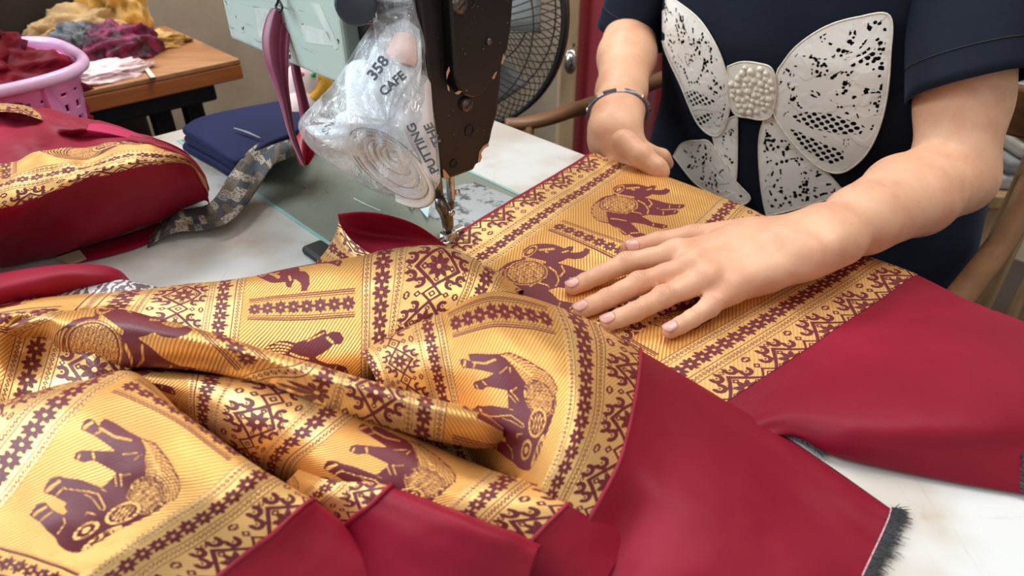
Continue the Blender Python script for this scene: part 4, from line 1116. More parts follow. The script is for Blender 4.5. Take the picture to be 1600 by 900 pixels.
M_PLW = plain('white_plush', rgb(232, 208, 200), .9, bump=.4, bscale=300); M_PLY = plain('yellow_plush', rgb(226, 160, 48), .9, bump=.4, bscale=300)
blob(at_depth(484, 140, .80), (.028, .026, .036), M_PLW, toy, 'toy_body')
blob(at_depth(480, 185, .80), (.030, .028, .034), M_PLW, toy, 'toy_lower_body')
MB().tube(cr([at_depth(490, 113, .79), at_depth(502, 113, .785), at_depth(508, 124, .785), at_depth(501, 142, .785), at_depth(488, 158, .78)], 24), [.006 + .004 * math.sin(math.pi * i / 23) for i in range(24)], 12).build('toy_arm', M_PLY, toy, True)
blob(at_depth(490, 117, .772), (.003, .003, .003), plain('green_button', rgb(40, 140, 80), .4), toy, 'toy_eye')
blob(at_depth(472, 116, .775), (.006, .006, .004), plain('pink_felt', rgb(214, 90, 110), .8), toy, 'toy_cheek')

# ------------------------------------------------------------------ wooden side table with scraps
def mat_wood(name, a, b, sc=(2, 22, 22), rough=.5):
    t = NT(name); co = t.coord()
    nz = t.noise(1.6, 6, t.mapping(co, sc, (0, 0, .77)), .6, dist=.6)
    c = t.mix(t.smooth(nz, .3, .7), a, b)
    c = t.mix(t.math('MULTIPLY', t.smooth(t.noise(7, 5, co, .7), .55, .72), .4), c, tuple(x_ * .45 for x_ in a[:3]) + (1,))
    t.set(col=c, rough=rough); t.bump(nz, .2, .001)
    return t.m
M_WOODT = mat_wood('worn_table_wood', rgb(150, 98, 58), rgb(182, 128, 84))
M_EDGE = mat_wood('orange_table_edge', rgb(150, 84, 38), rgb(176, 104, 52), (4, 4, 40))
bench = empty('wooden_table', (*mf(.75, -.25, 0)[:2], 0), 'worn brown wooden side table with dark metal frame against the wall', 'table')
C1 = at(375, 92, 0)
cT = C1 + D1 * .145 - OP * .42
bevel(MB().box(cT - ZZ * .004, (.145, .42, .004), (D1, OP, ZZ)).build('tabletop', M_WOODT, bench), .002)
bevel(MB().box(C1 - OP * .42 - ZZ * .019 + D1 * .006, (.006, .42, .011), (D1, OP, ZZ)).build('front_rail', M_EDGE, bench), .002)
bevel(MB().box(C1 + D1 * .145 - OP * .006 - ZZ * .019, (.133, .006, .011), (D1, OP, ZZ)).build('side_rail', M_EDGE, bench), .002)
M_DARKM = plain('black_metal_frame', (.02, .02, .022), .45, .4)
bevel(MB().box(C1 + D1 * .03 - OP * .42 - ZZ * .045, (.012, .38, .014), (D1, OP, ZZ)).build('frame_bar', M_DARKM, bench), .004)
for (px_, py_) in ((300, 140), (250, 155)):
    b_ = at(px_, py_, -.05) + D1 * .02
    bevel(MB().box(np.array([b_[0], b_[1], (TZ - .05) / 2]), (.014, .014, (TZ - .05) / 2), (D1, OP, ZZ)).build('leg', M_DARKM, bench), .003)
for s_ in (-.70,):
    for a_ in (.03, .26):
        b_ = C1 + OP * s_ + D1 * a_
        bevel(MB().box(np.array([b_[0], b_[1], (TZ - .05) / 2]), (.014, .014, (TZ - .05) / 2), (D1, OP, ZZ)).build('leg', M_DARKM, bench), .003)
cab = MB().box(np.array([*(C1 + D1 * .50 - OP * .55)[:2], .62]), (.12, .50, .62), (D1, OP, ZZ)).build('dark_cabinet', plain('dark_brown_cabinet', (.03, .02, .016), .6, scale=6, var=.4))
tag(cab, 'dark brown cabinet standing behind the wooden side table', 'cabinet'); bevel(cab, .006)

def crumple(name, c, rad, mat, label, cat, seed, group=None, sub=5, amp=.55):
    bm = bmesh.new(); bmesh.ops.create_icosphere(bm, subdivisions=sub, radius=1.0)
    V_ = np.array([v_.co[:] for v_ in bm.verts]); F_ = np.array([[v_.index for v_ in f_.verts] for f_ in bm.faces]); bm.free()
    k_ = np.ones(len(V_))
    for o_, (fq, am) in enumerate(((1.6, .5), (3.4, .42), (7.0, .22))):
        n_ = noise2(V_[:, 0] * fq + 11 + seed, V_[:, 1] * fq + V_[:, 2] * fq * .8 + 13, seed + o_)
        k_ += amp * am * (1 - 4 * np.abs(n_)) * .8
    V_ = V_ * k_[:, None] * np.array(rad)
    V_[:, 2] = np.where(V_[:, 2] < -.25 * rad[2], -.25 * rad[2] + .03 * V_[:, 2], V_[:, 2])
    V_[:, 2] -= V_[:, 2].min()
    V_ = V_[:, [0]] * OP + V_[:, [1]] * D1 + V_[:, [2]] * ZZ
    o_ = mesh_obj(name, V_ + np.asarray(c), F_, mat)
    return tag(o_, label, cat, group)
M_GOLDC = plain('ochre_satin', rgb(206, 156, 70), .45, scale=25, var=.3, sheen=.3)
M_TANC = plain('tan_cotton', rgb(196, 160, 110), .7, scale=25, var=.25)
M_BURG = plain('burgundy_print', (.16, .012, .05), .6, scale=60, var=.9)
M_GRYC = plain('grey_black_print', (.10, .105, .115), .7, scale=70, var=.95)
M_WPK = plain('white_pink_print', rgb(232, 204, 206), .7, scale=40, var=.25)
crumple('cloth_scrap', at(200, 52, 0) + D1 * .03, (.045, .055, .065), M_GOLDC, 'ochre satin scrap standing tall on the wooden side table', 'fabric scrap', 3, 'cloth scraps on the wooden side table')
crumple('cloth_scrap', at(140, 66, 0) + D1 * .02, (.075, .055, .034), M_TANC, 'tan cloth scrap at the back of the wooden side table', 'fabric scrap', 5, 'cloth scraps on the wooden side table')
crumple('cloth_scrap', at(228, 74, 0), (.055, .030, .016), M_GOLDC, 'flat ochre cloth scrap spread on the wooden side table', 'fabric scrap', 8, 'cloth scraps on the wooden side table')
crumple('cloth_scrap', at(190, 88, 0), (.050, .034, .034), M_BURG, 'crumpled burgundy scrap in the middle of the wooden side table', 'fabric scrap', 12, 'cloth scraps on the wooden side table')
crumple('cloth_scrap', at(132, 94, 0), (.042, .034, .034), M_GRYC, 'crumpled grey and black scrap beside the pink basket', 'fabric scrap', 16, 'cloth scraps on the wooden side table')
crumple('cloth_scrap', at(152, 122, 0), (.062, .030, .014), M_WPK, 'white and pink cloth scrap at the front edge of the wooden side table', 'fabric scrap', 19, 'cloth scraps on the wooden side table')
G = np.array([[at(*p) for p in r] for r in ([(203, 87, .004), (209, 86, .004)], [(217, 96, .005), (224, 95, .005)], [(226, 108, .004), (233, 107, .004)], [(233, 118, .003), (241, 117, .003)])])
G2 = np.array([[at(235, 121, .001) - D1 * .004, at(242, 120, .001) - D1 * .004], [at(235, 121, -.014) - D1 * .006, at(242, 120, -.014) - D1 * .006]])
S = cr_grid(np.concatenate([G, G2]), 24, 4)
o = mesh_obj('string', S.reshape(-1, 3), grid_faces(24, 4), plain('white_cotton_tape', rgb(214, 200, 188), .8)); tag(o, 'thin white cotton tape hanging over the wooden table edge', 'string')

# pink basket with red cloth
bk_c = at(119, 80, .077) - OP * .150; bk_c = np.array([bk_c[0], bk_c[1], TZ - .07])
basket = empty('laundry_basket', bk_c, 'pink perforated plastic basket filled with dark red cloth', 'basket')
t_ = NT('pink_plastic'); t_.set(col=t_.mix(t_.noise(8, 2, t_.coord()), rgb(226, 120, 176), rgb(236, 150, 200)), rough=.35, sub=.15); M_PINK = t_.m
def superell(th, a_, b_, n_=3.2):
    c_, s_ = math.cos(th), math.sin(th)
    k_ = (abs(c_ / a_) ** n_ + abs(s_ / b_) ** n_) ** (-1 / n_)
    return k_ * c_, k_ * s_
NS, NL = 168, 33
V_, F_ = [], []
for r_ in range(NL + 1):
    f_ = r_ / NL
    for j in range(NS):
        x_, y_ = superell(2 * math.pi * j / NS, .120 + .022 * f_, .085 + .018 * f_)
        V_.append(bk_c + OP * x_ + D1 * y_ + ZZ * .145 * f_)
for r_ in range(NL):
    for j in range(NS):
        if 3 <= r_ <= 28 and j % 4 in (1, 2) and r_ % 4 in (0, 1): continue
        F_.append((r_ * NS + j, r_ * NS + (j + 1) % NS, (r_ + 1) * NS + (j + 1) % NS, (r_ + 1) * NS + j))
F_.append(tuple(range(NS)))
o = mesh_obj('basket_wall', V_, F_, M_PINK, basket, False); o.modifiers.new('thickness', 'SOLIDIFY').thickness = .0025
rimp = [bk_c + OP * superell(2 * math.pi * j / 72, .147, .108)[0] + D1 * superell(2 * math.pi * j / 72, .147, .108)[1] + ZZ * .147 for j in range(73)]
MB().tube(rimp, .0065, 10, False).build('rim', plain('pale_pink_rim', rgb(222, 180, 214), .35), basket, True)
ang = [th for th in (0.15, -.75)]
for th in ang:
    x_, y_ = superell(th, .136, .098)
    b_ = bk_c + OP * x_ + D1 * y_
    bevel(MB().box(b_ + ZZ * .122, (.012, .004, .022), (-OP * math.sin(th) + D1 * math.cos(th), OP * math.cos(th) + D1 * math.sin(th), ZZ)).build('corner_rib', M_PINK, basket), .002)
st_ = empty('stool', (bk_c[0], bk_c[1], 0), 'dark stool under the pink basket', 'stool')
MB().box(np.array([bk_c[0], bk_c[1], TZ - .086]), (.14, .11, .014), (OP, D1, ZZ)).build('seat', M_DARKM, st_)
for i_ in (-1, 1):
    for j_ in (-1, 1):
        MB().box(np.array([bk_c[0], bk_c[1], 0]) + OP * .11 * i_ + D1 * .08 * j_ + ZZ * (TZ - .1) / 2, (.012, .012, (TZ - .1) / 2), (OP, D1, ZZ)).build('leg', M_DARKM, st_)
M_RED2 = mat_red('dark_crimson_cloth', (.16, .004, .014), (.25, .007, .025))
for k, (dx, dy, z_, rd) in enumerate(((0, 0, .06, (.118, .085, .085)), (.01, -.01, .13, (.122, .085, .045)), (-.01, .0, .165, (.108, .08, .045)), (-.02, .0, .20, (.095, .07, .04)))):
    o = crumple('red_cloth', bk_c + OP * dx + D1 * dy + ZZ * (z_ - .02), rd, M_RED2, ['crimson cloth at the bottom of the pink basket', 'second crumpled crimson cloth in the pink basket, at its rim', 'third crumpled crimson cloth in the pink basket, above its rim', 'topmost crimson cloth heaped over the pink basket'][k], 'fabric', 50 + k, 'red cloths in the pink basket', 5, .30)
o = crumple('gold_scrap', bk_c + OP * .01 + ZZ * .222, (.075, .05, .03), M_GOLDC, 'orange gold cloth on top of the red heap in the basket', 'fabric', 60)

# ------------------------------------------------------------------ fan
fc = at_depth(716, 22, 1.02)
fan = empty('electric_fan', (fc[0], fc[1], 0), 'black electric fan with wire cage behind the sewing machine head', 'fan')
fx = np.array([-.40, -.90, .06]); fx /= np.linalg.norm(fx)
fr = np.cross(fx, ZZ); fr /= np.linalg.norm(fr); fu = np.cross(fr, fx)
M_FANB = plain('black_fan_plastic', (.018, .018, .02), .35)
M_WIRE = plain('dark_wire', (.05, .045, .042), .4, .3)
R_ = .168
def fp(r_, th, d): return fc + fr * r_ * math.cos(th) + fu * r_ * math.sin(th) + fx * d
for nm, sg, depth in (('front_grille', 1, .055), ('rear_grille', -1, .075)):
    g_ = MB()
    NW = 84
    for k in range(NW):
        th = 2 * math.pi * k / NW
        pts = [fp(r_, th + sg * .22 * (1 - r_ / R_), sg * depth * math.sqrt(max(0, 1 - (r_ / R_) ** 2.6))) for r_ in np.linspace(.040, R_, 8)]
        g_.tube(pts, .0009, 4, False)
    for rr_ in (.040, .085, .135):
        g_.tube([fp(rr_, t, sg * depth * math.sqrt(1 - (rr_ / R_) ** 2.6)) for t in np.linspace(0, 2 * math.pi, 49)], .0012, 5, False)
    g_.build(nm, M_WIRE, fan, True)
v, f = [], []
g_ = MB()
for d_ in (0.0,):
    NSG = 72
    prof = [(R_ - .004, .008), (R_ + .003, .008), (R_ + .003, -.010), (R_ - .004, -.010)]
    v = [fp(r_, 2 * math.pi * j / NSG, d) for r_, d in prof for j in range(NSG)]
    f = [(k * NSG + j, k * NSG + (j + 1) % NSG, ((k + 1) % 4) * NSG + (j + 1) % NSG, ((k + 1) % 4) * NSG + j) for k in range(4) for j in range(NSG)]
mesh_obj('cage_rim', v, f, M_FANB, fan)
v, f = lathe([(.0001, .052), (.030, .052), (.040, .046), (.040, .040)], fc, (fr, fu, fx), 32); mesh_obj('badge_disc', v, f, M_FANB, fan)
v, f = lathe([(.0001, .02), (.026, .02), (.028, -.01), (.045, -.03), (.050, -.07), (.040, -.11), (.0001, -.12)], fc, (fr, fu, fx), 32); mesh_obj('motor_housing', v, f, M_FANB, fan)
for k in range(3):
    G = []
    for r_ in np.linspace(.026, .142, 6):
        w_ = .30 + .45 * math.sin(min(1, (r_ - .02) / .1) * math.pi * .62)
        G.append([fp(r_, 2.09 * k + .4 + w_ * q, .012 * q * 2 + .004) for q in (-1, -.33, .33, 1)])
    S = cr_grid(np.array(G), 16, 12); o = mesh_obj('blade', S.reshape(-1, 3), grid_faces(16, 12), plain('smoky_blade', rgb(120, 120, 116), .3), fan); o.modifiers.new('thickness', 'SOLIDIFY').thickness = .002
zc = fc - fx * .06
MB().tube([np.array([zc[0], zc[1], .03]), np.array([zc[0], zc[1], fc[2] - .03])], .012, 16).build('pole', M_FANB, fan, True)
v, f = lathe([(.16, 0), (.16, .015), (.12, .03), (.03, .045), (.014, .06)], np.array([zc[0], zc[1], 0]), None, 40); mesh_obj('base', v, f, M_FANB, fan)

# ------------------------------------------------------------------ door post, latch, red curtain
M_POST = mat_wood('pale_post_wood', rgb(176, 142, 100), rgb(206, 176, 136), (30, 30, 3))
def vbox(x0, x1, d, z0, z1, name, mat, thick=.03, parent=None):
    p0, p1 = at_depth(x0, 90, d), at_depth(x1, 90, d)
    m_ = (p0 + p1) / 2; w_ = np.linalg.norm(p1[:2] - p0[:2]) / 2
    o_ = MB().box(np.array([m_[0], m_[1], (z0 + z1) / 2]), (w_, thick, (z1 - z0) / 2)).build(name, mat, parent); bevel(o_, .003)
    return o_
post = empty('door_post', (*at_depth(888, 90, 1.36)[:2], 0), 'pale wooden door post behind the fan with a metal latch', 'post')
vbox(874, 900, 1.36, 0, 2.1, 'post_body', M_POST, .03, post)
latch = MB().tube(cr([at_depth(893, 58, 1.325), at_depth(897, 66, 1.32), at_depth(893, 74, 1.325)], 10), .006, 10).build('hasp', M_CHR, post, True)
o = blob(at_depth(891, 100, 1.315), (.012, .010, .020), M_CHR, post, 'padlock'); 
MB().tube(cr([at_depth(886, 92, 1.32), at_depth(888, 82, 1.32), at_depth(896, 82, 1.32), at_depth(898, 92, 1.32)], 14), .004, 8).build('shackle', M_CHR, post, True)
pnl = vbox(770, 874, 1.52, 0, 2.1, 'door_1', mat_wood('greyed_plywood', rgb(164, 146, 124), rgb(190, 172, 150), (6, 6, 2)), .015); tag(pnl, kind='structure')
NC = 80
G = []
for z_ in np.linspace(0.05, 1.0, 6):
    G.append([at_depth(x_, 90, 1.50 + .025 * math.sin(i_ * 1.7)) * [1, 1, 0] + [0, 0, z_] for i_, x_ in enumerate(np.linspace(898, 1120, 14))])
S = cr_grid(np.array(G), 20, NC)
t_ = NT('deep_red_drape'); co_ = t_.coord(); t_.set(col=t_.mix(t_.noise(5, 3, co_), (.26, .008, .018, 1), (.36, .016, .03, 1)), rough=.7, sheen=.3)
o = mesh_obj('red_curtain', S.reshape(-1, 3), grid_faces(20, NC), t_.m); o.modifiers.new('thickness', 'SOLIDIFY').thickness = .003
tag(o, 'deep red curtain hanging behind the seated person', 'curtain')
shf = vbox(880, 1130, 1.52, 1.005, 1.08, 'white_valance', plain('white_cotton_cloth', rgb(214, 216, 218), .7, scale=30), .04); tag(shf, 'white cloth strip along the top of the red curtain', 'cloth')

# ------------------------------------------------------------------ chair of the seamstress
M_CHW = mat_wood('brown_chair_wood', rgb(104, 70, 46), rgb(138, 96, 64), (4, 4, 30), .4)
M_CHP = mat_wood('pale_chair_wood', rgb(150, 118, 84), rgb(184, 152, 114), (30, 30, 4), .5)
TC = np.array([.340, .822])                   # middle of the torso
def tb(l, q, z): return np.array([*(TC + D1[:2] * l + OP[:2] * q), TZ + z])   # l: towards her right, q: backwards
chair = empty('wooden_chair', (*TC, 0), 'wooden armchair with curved brown arm rests under the seated person', 'chair')
bevel(MB().box(tb(0, .02, -.31), (.23, .22, .02), (D1, OP, ZZ)).build('seat', M_CHW, chair), .006)
for l_ in (-.235, .235):
    for q_ in (-.19, .215):
        top_ = .05 if q_ > 0 else -.33
        zt = TZ + (top_ if not (q_ > 0) else .18)
        c_ = tb(l_, q_, 0); bevel(MB().box(np.array([c_[0], c_[1], zt / 2]), (.018, .018, zt / 2), (D1, OP, ZZ)).build('leg', M_CHP, chair), .004)
for z_ in (.0, .12):
    bevel(MB().box(tb(0, .225, z_), (.235, .010, .03), (D1, OP, ZZ)).build('back_rail', M_CHW, chair), .004)
pa = [at_depth(790, 194, .93), at_depth(822, 193, .935), at_depth(860, 184, .95), at_depth(895, 172, .97), at_depth(935, 160, 1.0), tb(.235, .21, -.02)]
MB().tube(cr(pa, 30), [.010 + .004 * i / 29 for i in range(30)], 12, True, .8).build('arm_rest', M_CHW, chair, True)
pb = [p_ for p_ in (tb(-.255, -.20, -.11), tb(-.26, -.10, -.085), tb(-.255, .05, -.075), tb(-.235, .21, -.07))]
MB().tube(cr(pb, 24), .014, 12, True, .8).build('arm_rest', M_CHW, chair, True)
c_ = pa[1]; MB().tube([np.array([c_[0] + .01, c_[1] + .02, TZ - .33]), c_], .011, 10).build('arm_post', M_CHW, chair, True)
bevel(MB().box(tb(.2, -.06, -.33), (.05, .20, .012), (D1, OP, ZZ)).build('side_rail', M_CHW, chair), .003)

# stacked cloth and post at the far right
shelf = empty('low_shelf', (*at_depth(1640, 330, 1.25)[:2], 0), 'pale wooden shelf behind the right elbow', 'shelf')
sc_ = at_depth(1650, 262, 1.25)
bevel(MB().box(np.array([sc_[0], sc_[1], sc_[2]]), (.20, .14, .012), (camr, np.array([0, 1., 0]), ZZ)).build('shelf_board', M_CHP, shelf), .003)
for dx in (-.17, .17):
    for dy in (-.11, .11):
        bevel(MB().box(np.array([sc_[0] + dx, sc_[1] + dy, (sc_[2] - .012) / 2]), (.018, .018, (sc_[2] - .012) / 2)).build('leg', M_CHP, shelf), .003)
for k in range(4):
    cc = np.array([sc_[0] - .005 * (k % 2), sc_[1], sc_[2] + .012 + .0135 + .027 * k])
    o = MB().box(cc, (.18 - .006 * k, .12, .0128)).build('folded_cloth', plain(['pale_grey_cloth', 'mid_grey_cloth', 'cream_cloth', 'blue_grey_cloth'][k], [rgb(168, 168, 164), rgb(140, 142, 142), rgb(186, 180, 168), rgb(150, 158, 164)][k], .8, scale=30)); bevel(o, .008, 3)
    tag(o, ['lowest pale grey folded cloth in the stack on the shelf at right', 'second folded cloth from the shelf board, mid grey', 'third folded cloth from the shelf board, cream', 'topmost blue grey folded cloth of the shelf stack'][k], 'folded cloth', 'folded cloths on the shelf')
# ------------------------------------------------------------------ implicit bodies -> one continuous mesh
class SDF:
    def __init__(s, lo, hi, h):
        s.lo, s.h = np.asarray(lo, float), h
        s.n = np.ceil((np.asarray(hi) - lo) / h).astype(int) + 1
        s.f = np.full(s.n, .05, np.float32)
    def block(s, lo, hi):
        i0 = np.maximum(np.floor((lo - s.lo) / s.h).astype(int), 0)
        i1 = np.minimum(np.ceil((hi - s.lo) / s.h).astype(int) + 1, s.n)
        if np.any(i1 <= i0): return None
        ax = [(s.lo[k] + np.arange(i0[k], i1[k]) * s.h).astype(np.float32) for k in range(3)]
        X, Y, Z = np.meshgrid(*ax, indexing='ij', sparse=True)
        return tuple(slice(a, b) for a, b in zip(i0, i1)), X, Y, Z
    def smin(s, sl, d, k):
        a = s.f[sl]
        h = np.clip(.5 + .5 * (a - d) / k, 0, 1)
        s.f[sl] = a * (1 - h) + d * h - k * h * (1 - h)
    def cone(s, a, b, ra, rb, k=.004, sq=None):      # tapered capsule; sq = (direction, factor) squeezes it
        a, b = np.asarray(a, float), np.asarray(b, float)
        m = max(ra, rb) + 3 * k + .004
        bl = s.block(np.minimum(a, b) - m, np.maximum(a, b) + m)
        if bl is None: return
        sl, X, Y, Z = bl
        d = b - a; L2 = d @ d + 1e-12
        t = np.clip(((X - a[0]) * d[0] + (Y - a[1]) * d[1] + (Z - a[2]) * d[2]) / L2, 0, 1)
        px_, py_, pz_ = X - a[0] - t * d[0], Y - a[1] - t * d[1], Z - a[2] - t * d[2]
        if sq is not None:
            n, f = np.asarray(sq[0], float), sq[1]
            q = (px_ * n[0] + py_ * n[1] + pz_ * n[2]) * (1 / f - 1)
            px_, py_, pz_ = px_ + q * n[0], py_ + q * n[1], pz_ + q * n[2]
        s.smin(sl, np.sqrt(px_ ** 2 + py_ ** 2 + pz_ ** 2) - (ra + (rb - ra) * t), k)
    def chain(s, pts, rs, k=.004, sq=None):
        for i in range(len(pts) - 1): s.cone(pts[i], pts[i + 1], rs[i], rs[i + 1], k, sq)
    def ball(s, c, r, k=.004): s.cone(c, np.asarray(c) + 1e-5, r, r, k)
    def mesh(s):
        f = s.f
        neg = f < 0
        nx, ny, nz = f.shape
        c = np.zeros((nx - 1, ny - 1, nz - 1), np.int8)
        for i in (0, 1):
            for j in (0, 1):
                for k in (0, 1): c += neg[i:nx - 1 + i, j:ny - 1 + j, k:nz - 1 + k]
        act = np.argwhere((c > 0) & (c < 8))
        idx = np.full(c.shape, -1, np.int32); idx[tuple(act.T)] = np.arange(len(act))
        acc = np.zeros((len(act), 3)); cnt = np.zeros(len(act))
        cs = [(i, j, k) for i in (0, 1) for j in (0, 1) for k in (0, 1)]
        for p in cs:
            for ax in range(3):
                if p[ax]: continue
                q = list(p); q[ax] = 1
                fa = f[tuple((act + p).T)]; fb = f[tuple((act + q).T)]
                m = (fa < 0) != (fb < 0)
                t = np.where(m, fa / np.where(m, fa - fb, 1), 0)
                pos = np.tile(np.array(p, float), (len(act), 1)); pos[:, ax] += t
                acc += pos * m[:, None]; cnt += m
        V = s.lo + (act + acc / cnt[:, None]) * s.h
        Fs = []
        for ax in range(3):
            u_, v_ = [(1, 2), (2, 0), (0, 1)][ax]
            sl0 = [slice(None)] * 3; sl1 = [slice(None)] * 3
            sl0[ax] = slice(0, -1); sl1[ax] = slice(1, None)
            ch = neg[tuple(sl0)] != neg[tuple(sl1)]
            e = np.argwhere(ch)
            ok = (e[:, u_] > 0) & (e[:, v_] > 0) & (e[:, u_] < f.shape[u_] - 1) & (e[:, v_] < f.shape[v_] - 1)
            e = e[ok]
            fl_ = neg[tuple(sl0)][tuple(e.T)]
            du_ = np.zeros(3, int); du_[u_] = 1
            dv_ = np.zeros(3, int); dv_[v_] = 1
            q = np.stack([idx[tuple((e - du_ - dv_).T)], idx[tuple((e - dv_).T)], idx[tuple(e.T)], idx[tuple((e - du_).T)]], 1)
            q[~fl_] = q[~fl_][:, ::-1]
            Fs.append(q)
        return V, np.concatenate(Fs)

person = empty('person', (*TC, 0), 'seated person in navy T-shirt with lace butterfly guiding the cloth', 'person')
# ---- joints
wristL = at(1258, 384, .036)
elbowL = at_depth(1492, 276, .635)
shouL = np.array([.440, .745, TZ + .265])
wristR = at(962, 196, .022)
elbowR = at_depth(992, 14, .95)
shouR = np.array([.222, .935, TZ + .265])
# ---- left arm and hand (lies flat on the brocade)
fing = {
 'index':  ([(893, 450, .0115), (936, 430, .0155), (978, 411, .0205), (1056, 397, .0270)], (.0062, .0072, .0081, .0088)),
 'middle': ([(906, 486, .0115), (948, 467, .0160), (998, 443, .0220), (1082, 416, .0290)], (.0063, .0074, .0083, .0092)),
 'ring':   ([(948, 505, .0115), (991, 488, .0155), (1036, 464, .0205), (1106, 437, .0265)], (.0062, .0071, .0080, .0088)),
 'little': ([(1045, 518, .0110), (1081, 498, .0140), (1108, 480, .0170), (1143, 451, .0220)], (.0057, .0064, .0072, .0084))}
thumb = ([(984, 389, .0130), (1030, 381, .0150), (1082, 372, .0180), (1170, 366, .0260)], (.0080, .0095, .0106, .0135))
lo = np.array([.02, .36, TZ - .01]); hi = np.array([.54, .86, TZ + .30])
A = SDF(lo, hi, .0019)
FJ = {}
up = ZZ
for nm, (pp, rs) in fing.items():
    J = [at(*p) for p in pp]
    FJ[nm] = (J, rs)
    tip = J[0] + (J[0] - J[1]) / np.linalg.norm(J[0] - J[1]) * -.001
    A.chain([tip, J[0] * .5 + J[1] * .5, J[1]], [rs[0], (rs[0] + rs[1]) / 2 + .0001, rs[1]], .002)
    A.chain([J[1], J[1] * .5 + J[2] * .5, J[2]], [rs[1], (rs[1] + rs[2]) / 2 - .0003, rs[2]], .002)
    A.chain([J[2], J[2] * .5 + J[3] * .5, J[3]], [rs[2], (rs[2] + rs[3]) / 2 - .0004, rs[3]], .003)
    A.ball(J[1] + up * .0010, rs[1] - .0006, .002); A.ball(J[2] + up * .0012, rs[2] - .0004, .003)
Jt = [at(*p) for p in thumb[0]]; FJ['thumb'] = (Jt, thumb[1])
A.chain(Jt, thumb[1], .004); A.ball(Jt[1] + up * .001, .0080, .003)
# metacarpals, palm
wl_, wr2 = at(1232, 372, .030), at(1272, 398, .030)
for nm, t_w in (('index', 0.05), ('middle', .35), ('ring', .65), ('little', 1.0)):
    K = FJ[nm][0][3]
    w = at(1222, 364, .030) * (1 - t_w) + at(1262, 404, .026) * t_w
    A.chain([K, K * .5 + w * .5 + up * .001, w], [.0098, .0112, .0130], .010)
    A.ball(K + up * .0018, .0086, .005)
pc = at(1140, 412, .018)
A.cone(pc, at(1210, 392, .022), .016, .017, .012)
A.cone(at(1120, 395, .016), at(1205, 372, .022), .012, .016, .012)
A.cone(at(1160, 445, .014), at(1240, 410, .020), .011, .014, .012)
# forearm
ax_ = (elbowL - wristL) / np.linalg.norm(elbowL - wristL)
sd_ = np.cross(ax_, ZZ); sd_ /= np.linalg.norm(sd_)
upv = np.cross(sd_, ax_)
W0 = wristL - ax_ * .012
for o_, r0 in ((-.0105, .0170), (.0105, .0170)):
    A.cone(W0 + sd_ * o_, wristL + ax_ * .03 + sd_ * o_, r0, r0 + .0015, .012)
A.ball(wristL + sd_ * .017 + upv * .009 + ax_ * .004, .0085, .010)
mid1 = wristL + ax_ * .075; mid2 = wristL + ax_ * .15
A.chain([wristL + ax_ * .02, mid1, mid2 + upv * .002, elbowL - upv * .002], [.0215, .0245, .0290, .0300], .012)
A.chain([mid1 + sd_ * .006, mid2 + sd_ * .010, elbowL + sd_ * .006], [.0215, .0250, .0265], .012)
A.chain([mid1 - sd_ * .006, mid2 - sd_ * .012 + upv * .004, elbowL - sd_ * .010 + upv * .010], [.0215, .0255, .0260], .012)
A.ball(elbowL + ax_ * .010 - upv * .006, .022, .014)
# upper arm
ua = (shouL - elbowL) / np.linalg.norm(shouL - elbowL)
A.chain([elbowL, elbowL + ua * .07, elbowL + ua * .17, shouL], [.0310, .0365, .0410, .046], .014)
A.chain([elbowL - ax_ * .008 + ua * .02, elbowL + ua * .10 - ax_ * .006], [.028, .034], .014)
VL, FL = A.mesh()
# ---- right arm and hand (grips the far edge of the cloth)
lo = np.array([.03, .56, TZ - .09]); hi = np.array([.34, 1.04, TZ + .33])
B = SDF(lo, hi, .0023)
axr = (elbowR - wristR) / np.linalg.norm(elbowR - wristR)
sdr = np.cross(axr, ZZ); sdr /= np.linalg.norm(sdr)
for o_ in (-.010, .010): B.cone(wristR + sdr * o_ - axr * .015, wristR + sdr * o_ + axr * .03, .0180, .0190, .012)
B.chain([wristR, wristR + axr * .07, wristR + axr * .15, elbowR], [.0225, .0275, .0345, .036], .014)
B.chain([elbowR, elbowR * .5 + shouR * .5, shouR], [.036, .040, .046], .014)
kn = [at(*p) for p in ((936, 250, -.012), (958, 258, -.008), (982, 264, -.008), (1002, 268, -.012))]
for i, K in enumerate(kn):
    w = wristR + sdr * (-.012 + .008 * i) - axr * .006
    B.chain([w, w * .5 + K * .5 + ZZ * .002, K], [.0150, .0125, .0095], .010)
    t1 = K + np.array([-.012, -.016, -.016]); t2 = t1 + np.array([.0, .0, -.026])
    B.chain([K, t1, t2], [.0090, .0082, .0072], .004)
tb_ = [at(975, 222, .026), at(1002, 244, .020), at(1026, 263, .012), at(1034, 270, .008)]
B.chain(tb_, [.0135, .0112, .0096, .0080], .008)
B.chain([at(1012, 238, .004), at(1034, 246, -.004), at(1042, 256, -.012)], [.0100, .0085, .0075], .006)
VR, FR = B.mesh()
# ---- trunk under the shirt, neck, hips and thighs
Cc = SDF(np.array([.05, .50, TZ - .45]), np.array([.62, 1.08, TZ + .42]), .008)
Cc.chain([tb(0, .0, -.28), tb(0, .0, -.05), tb(0, .005, .12), tb(0, .02, .26)], [.10, .095, .095, .06], .05)
Cc.chain([tb(.13, .02, .27), tb(-.13, .02, .27)], [.05, .05], .05)
Cc.chain([tb(0, .02, .26), tb(0, .005, .40)], [.055, .048], .03)
VT, FT = Cc.mesh()
Vb = np.concatenate([VL, VR, VT]); Fb = np.concatenate([FL, FR + len(VL), FT + len(VL) + len(VR)])
